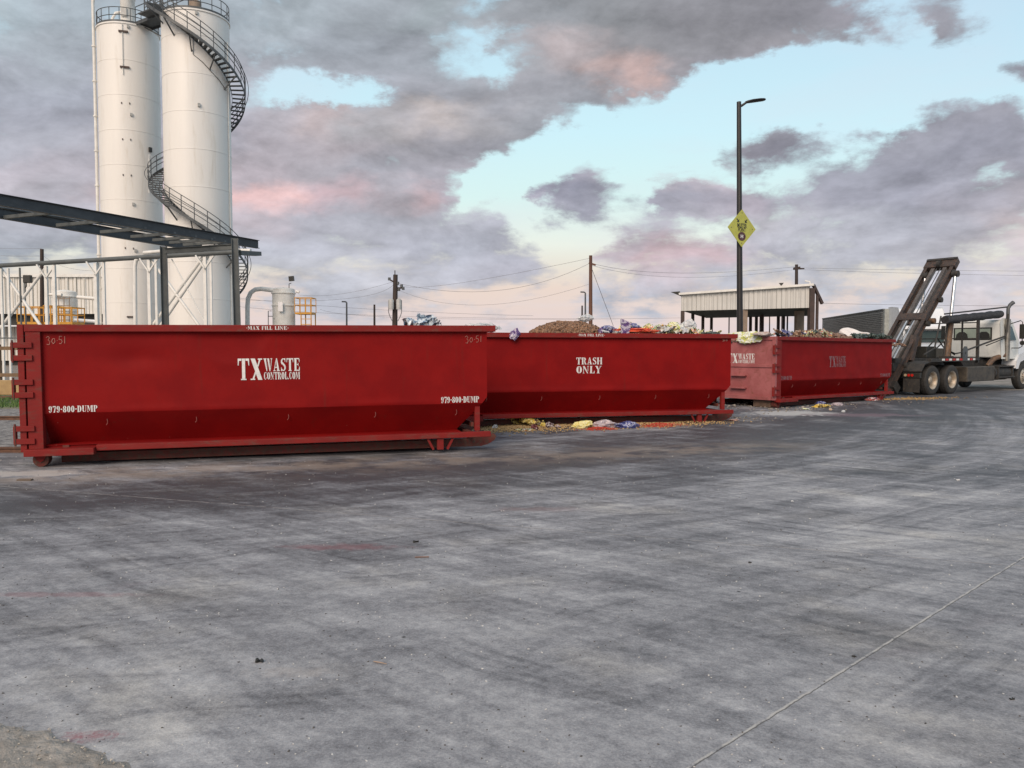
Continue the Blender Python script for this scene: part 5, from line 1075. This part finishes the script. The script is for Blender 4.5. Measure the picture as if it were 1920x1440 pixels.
for px, sg_ in ((728.5,-1),(753,1)): MB().tube([q(px,563,61.6), q(px,585,61.6), q(px-sg_*2,592,61.6), q(px-sg_*7,602,61.6)], .035, 6).build('loop_cable', WIRE, ep)
pole(702, 571, 75, .12, WOODD, 'utility_pole', 'short thin pole left of the transformer pole', 'utility pole')
ep2, b2 = pole(1107.5, 479, 58, .16, WOOD, 'utility_pole', 'tall reddish brown utility pole behind the brown food heap', 'utility pole')
MB().bar(at(1104,493,58)-b2, at(1117,497,58)-b2, .12).build('cross_arm', WOOD, ep2)
MB().tube([at(1109,502,58)-b2, at(1150,611,60)-b2], .02, 5).build('guy_wire', WIRE, ep2)
pole(1091.5, 573, 75, .10, WOODD, 'utility_pole', 'short dark pole left of the small lamp by the brown pole', 'utility pole')
ep3, b3 = pole(1493.5, 496, 80, .20, WOODD, 'utility_pole', 'dark utility pole rising behind the shed roof', 'utility pole')
MB().bar(at(1488,504,80)-b3, at(1500,502,80)-b3, .25).build('cross_arm', WOODD, ep3); MB().bar(at(1494,504,80)-b3, at(1508,503.5,80)-b3, .12).build('cross_arm', WOODD, ep3)
pole(1532.5, 576, 75, .13, WOODD, 'utility_pole', 'thin grey pole just right of the shed', 'utility pole')
ep4, b4 = pole(78.5, 467, 62, .18, WOODD, 'utility_pole', 'dark pole top showing above the white pipe rack', 'utility pole')
for px, lb_ in ((1443,'thin distant pole seen under the shed roof'),(1466,'second thin distant pole under the shed roof, by the wide tan post')): pole(px, 592, 95, .09, WOODD, 'utility_pole', lb_, 'utility pole')
for px, py, s_, lb_ in ((650,567,-1,'small distant street lamp right of the yellow platform'),(1097.5,549,-1,'small street lamp close to the tall brown pole')):
    e, b_ = pole(px, py, 68, .09, GALV, 'street_lamp', lb_, 'street lamp', group='small distant street lamps'); t_ = at(px, py, 68)-b_
    MB().tube([t_, t_+Vector((s_*.12, 0, .06)), t_+Vector((s_*.42, 0, .07))], .06, 8).build('lamp_head', GALV, e)
WL = [((741,524,62),(820,536,62),(1107,484,58),.025,'upper wire from the transformer pole to the brown pole'),
 ((741,530,62),(930,545,60),(1107,493,58),.03,'second wire from the transformer pole to the brown pole'),
 ((741,541,62),(900,572,60),(1107,532,58),.022,'lowest wire from the transformer pole to the brown pole'),
 ((1107,493,58),(1280,512,68),(1493,500,80),.028,'upper wire from the brown pole to the pole behind the shed'),
 ((1107,497,58),(1290,520,68),(1493,505,80),.024,'lower wire from the brown pole to the pole behind the shed'),
 ((741,527,62),(640,551,64),(560,553,66),.022,'wire from the transformer pole towards the yellow platform'),
 ((741,530,62),(650,560,64),(450,562,68),.024,'wire sagging from the transformer pole behind the dust filter'),
 ((1493,502,80),(1700,506,80),(2000,509,80),.03,'upper wire right of the pole behind the shed'),
 ((1493,505,80),(1700,512,80),(2000,518,80),.03,'middle wire right of the pole behind the shed'),
 ((1526,568,75),(1720,572,75),(2000,574,75),.035,'low dark wire passing behind the raised hoist'),
 ((440,558,75),(700,580,75),(1000,592,75),.028,'long low wire right of the silos, upper of three'),
 ((440,574,75),(700,591,75),(1100,598,75),.028,'long low wire right of the silos, middle of three'),
 ((600,580,78),(800,597,78),(1280,596,78),.028,'long low wire ending behind the shed'),
 ((-30,463,62),(20,466,62),(78,466,62),.025,'upper wire left of the pole above the pipe rack'),
 ((-30,478,62),(20,480,62),(74,480,62),.025,'lower wire left of the pole above the pipe rack'),
 ((80,478,62),(120,500,62),(180,508,62),.022,'wire sloping from the pole above the rack to the silo')]
for a, m0, b_, r_, lb_ in WL:
    A, M, B = at(*a), at(*m0), at(*b_)
    pts = [A*(1-t)**2*1+((M*2-(A+B)*.5))*2*t*(1-t)+B*t*t for t in [i/16 for i in range(17)]]
    o = MB().tube(pts, r_*.42, 5).build('power_line', WIRE); rebase(o, A); tag(o, lb_, 'power line', 'overhead power lines')

# ------------------------------------------------------------------ trailer and tractor beyond the hoist
tr = empty('semi_trailer', (25.45, 48.5, 0), 'long weathered grey louvred trailer behind the white mound', 'trailer', rz=math.atan2(15.9, 2.4))
MB().box(.25, 16, -.05, 2.45, 1.2, 4.02).build('box', LOUV, tr)
m = MB()
for i in range(22): z = 1.35+i*.118; m.box(.3, 15.9, -.085 if True else 0, -.052, z, z+.055)
# louvres on the side the camera sees (the left flank of the trailer)
m2_ = MB()
for i in range(22): z = 1.35+i*.118; m2_.box(.5, 15.8, 2.452, 2.50, z, z+.05)
m2_.build('louvres', LOUV, tr)
MB().box(0, .249, -.06, 2.47, 1.15, 4.08).build('front_frame', TRIM, tr); MB().box(.25, 16.05, 2.38, 2.52, 4.021, 4.10).build('roof_rail', POSTG, tr); MB().box(16.01, 16.2, -.05, 2.45, 1.15, 4.05).build('rear_door', GIRD, tr)
for x in (13.2, 14.5): MB().disc((x, 1.2, .52), (0,1,0), .52, 2.3, 28).build('wheel', BLACK, tr)
tk = empty('semi_tractor', (25.7, 48.3, 0), 'white conventional lorry tractor facing the yard, seen through the hoist', 'lorry', rz=math.atan2(15.9, 2.4)+math.pi)
# local x forward (towards the camera), y to its left
MB().prism([(-2.2+2,.9),(2.4,.9),(2.4,2.9),(2.15,3.15),(1.5,4.0),(.3,4.1),(-.2,4.1)], lambda x, z: (x, -2.5, z), lambda x, z: (x, -.02, z)).build('cab', COOLW, tk, bevel=.08)
MB().prism([(2.41,.7),(4.9,.7),(5.0,1.3),(4.8,1.6),(3.6,1.83),(2.41,1.95)], lambda x, z: (x, -2.25, z), lambda x, z: (x, -.27, z)).build('hood', COOLW, tk, bevel=.08)
MB().prism([(2.405,2.0),(2.50,2.0),(2.43,2.66),(2.405,2.66)], lambda x, z: (x, -2.3, z), lambda x, z: (x, -.25, z)).build('windshield', GLASS, tk)
MB().box(2.405, 2.70, -2.4, -.12, 2.70, 2.76).build('sun_visor', SIGNK, tk)
MB().box(4.95, 5.04, -1.8, -.7, .95, 1.65).build('grille', SIGNK, tk); MB().box(4.7, 5.15, -2.4, -.1, .4, .78).build('bumper', COOLW, tk, bevel=.04)
for y in (-2.62, .10): MB().box(2.3, 2.42, y-.12, y+.12, 2.45, 3.25).build('mirror', SIGNK, tk)
for x in (3.9, -.6, -1.9):
    for y in (-2.3, -.25): MB().disc((x, y, .5), (0,1,0), .5, .3, 28).build('wheel', BLACK, tk)
MB().box(-2.6, 4.6, -1.7, -.8, .55, .88).build('chassis', CHAS, tk)

# ------------------------------------------------------------------ hoist lorry
hl = empty('hoist_lorry', (14.817, 27.752, 0), 'white roll-off lorry with its rusty hoist raised', 'lorry', rz=.618)
def hp(nm, mb, mt, bevel=0, parent=hl): return mb.build(nm, mt, parent, bevel)
WT = 2.42
def wheel(x, y, rear, side):
    e = empty('wheel', (x, y, .52), None, None); e.parent = hl
    s_ = -1 if side == 0 else 1        # outward
    R0, hw = .52, .14
    prof = [(R0*.60,-hw*.95),(R0*.80,-hw),(R0*.95,-hw*.92),(R0,-hw*.7),(R0,hw*.7),(R0*.95,hw*.92),(R0*.80,hw),(R0*.60,hw*.95)]
    def lathey(prof_, k=36):
        mb = MB(); vs = [(r_*math.cos(j*math.tau/k), t*(-s_), r_*math.sin(j*math.tau/k)) for (r_, t) in prof_ for j in range(k)]
        mb.add(vs, [(i*k+j, i*k+(j+1) % k, (i+1)*k+(j+1) % k, (i+1)*k+j) for i in range(len(prof_)-1) for j in range(k)], True); return mb
    lathey(prof).build('tyre', BLACK, e)
    tr_ = MB()
    for j in range(40):
        a = j*math.tau/40
        for t in (-.075, .0, .075): tr_.bar((R0*1.004*math.cos(a), t-.022, R0*1.004*math.sin(a)), (R0*1.004*math.cos(a+.03), t+.022, R0*1.004*math.sin(a+.03)), .045, .012, (math.cos(a), 0, math.sin(a)))
    tr_.build('tread', BLACK, e)
    o_ = -hw     # outward side is -y*s
    if rear: rp_ = [(.315,o_*.98),(.30,o_*.9),(.275,o_*.75),(.26,-o_*.1),(.20,-o_*.15),(.13,-o_*.1),(.125,o_*.35),(.09,o_*.55),(.0,o_*.56)]
    else: rp_ = [(.315,o_*.98),(.29,o_*.9),(.27,o_*.7),(.24,o_*.85),(.15,o_*1.05),(.13,o_*1.3),(.0,o_*1.32)]
    lathey(rp_).build('rim', RIM, e)
    nt = MB()
    for j in range(10): a = j*math.tau/10; nt.disc((.17*math.cos(a), s_*(.0 if rear else .16)-(s_*.01), .17*math.sin(a)), (0,1,0), .016, .05, 6)
    nt.build('lug_nuts', GALV, e)
    if rear:
        mb = MB(); k = 30; pr2 = [(r_, t+hw*2.3) for r_, t in prof]
        vs = [(r_*math.cos(j*math.tau/k), t*(-s_), r_*math.sin(j*math.tau/k)) for (r_, t) in pr2 for j in range(k)]
        mb.add(vs, [(i*k+j, i*k+(j+1) % k, (i+1)*k+(j+1) % k, (i+1)*k+j) for i in range(len(pr2)-1) for j in range(k)], True); mb.build('inner_tyre', BLACK, e)
for x, rear in ((0,1),(1.38,1),(7.25,0)):
    wheel(x, .14, rear, 0); wheel(x, WT-.14, rear, 1)
for x in (0, 1.38, 7.25): hp('axle', MB().tube([(x,.3,.52),(x,WT-.3,.52)], .08, 10), CHAS)
for y in (.78, 1.64): hp('frame_rail', MB().bar((-1.3,y,.98), (8.3,y,.98), .09, .28), CHAS)
hp('sub_frame', MB().box(-1.2, 4.9, .72, .90, 1.13, 1.30).box(-1.2, 4.9, 1.52, 1.70, 1.13, 1.30), CHAS)
for x in (-1.1, 0.7, 2.2, 3.6, 4.8): hp('frame_cross_member', MB().box(x, x+.14, .83, 1.59, .88, 1.10), CHAS)
# rear fender sheets
for y0_, y1_ in ((-.02, .64), (WT-.64, WT+.02)):
    pr3 = [(-.86,.86),(-.60,1.12),(-.18,1.20),(1.95,1.20),(2.15,1.02)]
    m = MB(); vs = []
    for (x, z) in pr3: vs += [(x,y0_,z),(x,y1_,z),(x,y0_,z-.03),(x,y1_,z-.03)]
    fs = []
    for i in range(len(pr3)-1):
        a, b_ = 4*i, 4*i+4; fs += [(a,a+1,b_+1,b_),(a+2,b_+2,b_+3,a+3),(a,b_,b_+2,a+2),(a+1,a+3,b_+3,b_+1)]
    m.add(vs, fs); hp('fender', m, CHAS)
    hp('tail_light_bar', MB().box(-.90,-.80,y0_+.02,y1_-.02,.62,.80), SIGNK, .01)
    hp('mud_flap', MB().box(-.88,-.865,y0_+.04,y1_-.04,.12,.60), CHAS)
yy = .50
for y, mt in ((.51,AMBER),(.39,TAPER),(.27,TAPER)):
    hp('tail_light', MB().disc((-.905,y,.71), (1,0,0), .048, .03, 16), mt)
for y in (WT-.51, WT-.39, WT-.27): hp('tail_light', MB().disc((-.905,y,.71), (1,0,0), .045, .03, 16), TAPER)
for i in range(6): hp('reflector', MB().box(.55+i*.26, .55+i*.26+.18, -.034, -.022, 1.21, 1.28), TAPER if i % 2 else WHITEP)
for i in range(3): hp('reflector', MB().box(2.42+i*.22, 2.42+i*.22+.15, -.034, -.022, 1.21, 1.28), TAPER if i % 2 else WHITEP)
hp('side_step_rail', MB().box(-.2, 3.4, -.02, .10, 1.205, 1.285), CHAS)
hp('sheave_plate', MB().prism([(2.02,1.20),(2.36,1.20),(2.36,1.62),(2.28,1.72),(2.10,1.72),(2.02,1.62)], lambda x, z: (x, -.06, z), lambda x, z: (x, -.035, z)), GALV)
hp('sheave_hole', MB().disc((2.19,-.063,1.48), (0,1,0), .05, .01, 16), SIGNK)
# tanks, boxes
hp('hydraulic_tank', MB().box(2.55, 4.75, .02, .62, .40, .96), BARREL if False else mat('grimy_tank', (.07,.06,.048), (.04,.036,.032), 3, .6, dirt=(.10,.085,.06), dirtamt=.4), .03)
hp('fuel_tank', MB().tube([(4.85,.33,.70),(6.2,.33,.70)], .30, 24), CHAS)
hp('cab_step', MB().box(5.0, 6.35, -.02, .35, .92, .97).box(5.0, 6.35, -.04, .30, .50, .55).box(5.02,5.10,0,.3,.45,.95).box(6.25,6.33,0,.3,.45,.95), CHAS)
hp('toolbox', MB().box(.5, 2.3, .95, 1.47, .5, .85), CHAS)
hp('engine', MB().box(5.6, 8.2, .85, 1.6, .55, 1.2), CHAS)
hp('rear_hook_block', MB().box(-1.45,-.95,.80,1.62,.50,1.0).tube([(-1.5,1.2,.5),(-1.55,1.2,.3),(-1.45,1.2,.2),(-1.3,1.2,.28)], .03, 8), CHAS)
hp('exhaust_elbow', MB().tube([(4.9,.35,.95),(5.0,.3,1.1),(5.2,.25,1.25),(5.75,.18,1.35),(5.95,.15,1.45)], .10, 12), RUSTRED if False else BARREL)
hp('exhaust_stack', MB().tube([(5.90,.10,1.15),(5.92,.10,2.8)], .105, 16), mat('stack_heat_shield', (.30,.29,.26), (.20,.19,.17), 5, .4, metal=.7))
hp('stack_tip', MB().tube([(5.92,.10,2.8),(5.93,.10,3.22),(5.99,.06,3.36),(6.12,.0,3.46)], [.065,.065,.07,.08], 14), GALV)
# cab
cab = MB()
pc = [(5.5,1.28),(6.85,1.28),(6.9,1.95),(6.52,2.66),(6.2,2.80),(5.62,2.78),(5.5,2.66)]
cab.prism(pc, lambda x, z: (x, .10+max(0,(z-1.95))*.10, z), lambda x, z: (x, WT-.10-max(0,(z-1.95))*.10, z)); cb = hp('cab', cab, TRUCKW, .05)
SKYG = mat('cab_rear_glass', (.30,.36,.30), (.24,.30,.26), 2, .06)
hp('rear_window_surround', MB().box(5.488, 5.497, .48, 1.95, 1.98, 2.48), SIGNK, .002)
hp('rear_window', MB().box(5.480, 5.486, .54, 1.89, 2.03, 2.43), SKYG)
for y in (.78, 1.62): hp('seat_headrest', MB().prism([(y-.24,2.035),(y+.24,2.035),(y+.21,2.22),(y+.10,2.31),(y-.10,2.31),(y-.21,2.22)], lambda a, z: (5.474, a, z), lambda a, z: (5.479, a, z)), SIGNK)
for y in (.60, 1.0, 1.4, 1.8): hp('cab_rib', MB().box(5.485, 5.498, y-.015, y+.015, 1.40, 1.86), TRUCKW)
sd_ = lambda o_: (lambda x, z: (x, .10+max(0,(z-1.95))*.10-o_, z))
hp('side_window', MB().prism([(5.74,1.98),(6.72,1.98),(6.42,2.52),(5.80,2.52)], sd_(.004), sd_(.010)), GLASS)
hp('windshield', MB().prism([(6.91,1.97),(6.925,1.97),(6.56,2.64),(6.55,2.64)], lambda x, z: (x, .30, z), lambda x, z: (x, WT-.30, z)), GLASS)
hp('door_seam', MB().prism([(5.78,1.34),(5.795,1.34),(5.795,2.60),(5.78,2.60)], sd_(.001), sd_(.004)), SIGNK)
hp('door_handle', MB().box(5.84, 5.98, .075, .095, 1.72, 1.76), GALV)
hood = MB().prism([(6.87,1.25),(8.75,1.10),(8.85,1.35),(8.7,1.70),(7.9,1.86),(6.92,1.96)], lambda x, z: (x, .32, z), lambda x, z: (x, WT-.32, z)); hp('hood', hood, COOLW, .06)
for s_ in (0, 1):
    y0_, y1_ = (.0, .55) if s_ == 0 else (WT-.55, WT)
    pf = [(6.55,.85),(6.60,1.15),(6.85,1.40),(7.25,1.48),(7.75,1.38),(8.1,1.15),(8.7,1.1),(8.7,.95),(7.95,.95),(7.65,1.12),(7.25,1.20),(6.9,1.12),(6.72,.85)]
    hp('front_fender', MB().prism(pf, lambda x, z: (x, y0_, z), lambda x, z: (x, y1_, z)), COOLW, .02)
hp('front_bumper', MB().box(8.75, 8.95, .02, WT-.02, .45, .85), GALV, .03)
hp('mirror_arm', MB().tube([(6.30,.16,2.62),(6.28,-.22,2.74),(6.26,-.30,2.68),(6.26,-.30,1.72),(6.28,-.18,1.66),(6.34,.10,1.66)], .018, 8), SIGNK)
hp('mirror', MB().box(6.22,6.30,-.40,-.20,2.02,2.60), SIGNK, .02); hp('convex_mirror', MB().disc((6.26,-.31,1.86), (1,0,.1), .09, .06, 16), SIGNK)
hp('mirror', MB().box(6.22,6.30,WT+.20,WT+.40,2.02,2.60), SIGNK, .02)
# cab guard rack and tarp roller
for y, w_ in ((.10,.09),(.66,.05),(1.12,.09),(2.32,.09)): hp('rack_post', MB().box(3.42,3.42+w_,y-w_/2,y+w_/2,1.10,2.72 if w_ > .06 else 2.66), CHAS)
for z in (2.02, 2.62): hp('rack_bar', MB().box(3.425,3.49,.14,2.28,z-.02,z+.02), CHAS)
TARP = mat('tarp_roll_black', (.028,.028,.032), (.05,.05,.055), 14, .8, bump=.8, bscale=40)
rl = MB(); P_ = [(1.4+i*.22, .32, 2.68+.016*i+.008*math.sin(i*1.3)) for i in range(21)]; rl.tube(P_, [.15+.012*math.sin(i*2.1) for i in range(21)], 14); hp('tarp_roll', rl, TARP)
hp('tarp_bar', MB().tube([(1.0,.15,2.88),(5.95,.15,3.28)], .028, 8), CHAS)
hp('tarp_arm', MB().tube([(.75,.15,2.80),(.55,.15,2.2),(.35,.15,1.65),(-.4,.15,1.42)], .03, 8), CHAS)
hp('tarp_arm', MB().tube([(2.35,.05,1.55),(4.0,.05,1.85),(5.6,.05,2.12),(5.75,.05,2.3),(5.85,.05,3.0)], .035, 8), CHAS)
hp('tarp_strut', MB().tube([(4.0,.03,1.75),(5.5,.03,2.04)], .022, 8), CHAS)
# hoist: rails raised
hv = empty('hoist', (0,0,0), 'raised rusty hoist rails', None); hv.parent = hl
P0 = Vector((-1.72, 0, .10)); P1 = Vector((2.95, 0, 4.90)); ud = (P1-P0).normalized(); un = Vector((-ud.z, 0, ud.x)); Lh = (P1-P0).length
def H(s_, y, o_=0): return P0+ud*s_+un*o_+Vector((0, y, 0))
for y in (.72, 1.70): MB().ibeam(H(0,y), H(Lh-.05,y), .24, .13, .02, up=un).build('outer_rail', HOIST, hv)
for y in (.98, 1.42): MB().bar(H(.9,y,.02), H(Lh-.35,y,.02), .13, .15, un).build('inner_rail', HOISTG, hv)
for s_ in (.7, 1.6, 2.5, 3.45, 3.9): MB().bar(H(s_,.79,-.02), H(s_,1.63,-.02), .12, .10, un).build('cross_member', HOIST, hv)
MB().bar(H(3.68,.66,.05), H(3.68,1.76,.05), .34, .16, un).build('slide_carriage', HOIST, hv)
MB().bar(H(Lh-.12,.62,.03), H(Lh-.12,1.80,.03), .42, .22, un).build('head_frame', HOIST, hv, bevel=.02)
MB().bar(H(Lh+.06,.64,.14), H(Lh+.06,1.78,.14), .10, .08, un).build('head_plate', CHAS, hv)
MB().disc(H(Lh-.22,1.21,.16), (0,1,0), .14, .14, 20).build('head_sheave', CHAS, hv)
for s_, y in ((Lh-1.25,1.80),(Lh-1.95,.62),(Lh-2.2,1.80),(Lh-3.2,.62),(1.4,.60)): MB().disc(H(s_,y,-.10), (0,1,0), .10, .10, 14).build('side_roller', CHAS, hv)
for y in (1.13, 1.27): MB().tube([H(.6,y,.09), H(Lh-.4,y,.09)], .016, 6).build('hoist_cable', GALV, hv)
for y in (1.06, 1.34): MB().tube([H(1.2,y,.06), H(3.5,y,.06)], .045, 10).build('slide_cylinder', CHROME, hv)
for y in (.86, 1.55): MB().tube([H(.7,y,.03),H(1.8,y,.06),H(2.4,y+.03,.03),H(3.6,y,.05)], .02, 6).build('hose', SIGNK, hv)
MB().disc(H(3.75,.60,-.20), (0,1,0), .10, .20, 16).build('amber_beacon', BARREL, hv)
MB().bar(H(.45,.60,-.2), H(.45,1.82,-.2), .3, .35, un).build('rear_pivot', CHAS, hv)
MB().bar(H(-.05,.62,.0), H(-.05,1.80,.0), .22, .16, un).build('tail_roller_mount', HOIST, hv)
MB().disc(H(-.02,.64,.1), (0,1,0), .11, .16, 16).build('tail_roller', RUSTRED, hv); MB().disc(H(-.02,1.78,.1), (0,1,0), .11, .16, 16).build('tail_roller', RUSTRED, hv)
# lift cylinders
for y in (.48, 1.60):
    b_ = Vector((1.90, y, 1.32)); t_ = Vector((2.42, y, 4.42)); m_p = b_.lerp(t_, .43)
    MB().tube([b_, m_p], .125, 18).build('cylinder_barrel', BARREL, hl); MB().tube([m_p, t_], .062, 18).build('cylinder_rod', CHROME, hl)
    MB().tube([b_+Vector((-.2,0,0)), m_p+Vector((-.19,0,-.1))], .035, 8).build('cylinder_pipe', CHAS, hl)
    MB().disc(t_, (0,1,0), .12, .22, 16).build('rod_eye', CHAS, hl); MB().bar(t_, (2.66, .70 if y < 1 else 1.72, 4.55), .14).build('rod_pin_bracket', CHAS, hl)
    MB().box(1.66, 2.12, y-.16, y+.16, 1.20, 1.36).build('cylinder_base', CHAS, hl)
for y in (.72, 1.70): hp('hoist_prop', MB().bar((-.25,y,1.2), (.10,y,2.1), .22, .2), HOIST)
hp('valve_block', MB().box(1.0,1.7,.75,1.35,1.30,1.72), SIGNK, .02)
hp('hydraulic_hoses', MB().tube([(1.3,.6,1.6),(1.7,.5,1.9),(2.0,.55,1.6),(2.6,.5,1.45),(3.4,.6,1.5)], .025, 6).tube([(1.2,.8,1.7),(1.6,.7,2.05),(2.2,.75,1.7),(3.4,.9,1.4)], .025, 6), SIGNK)
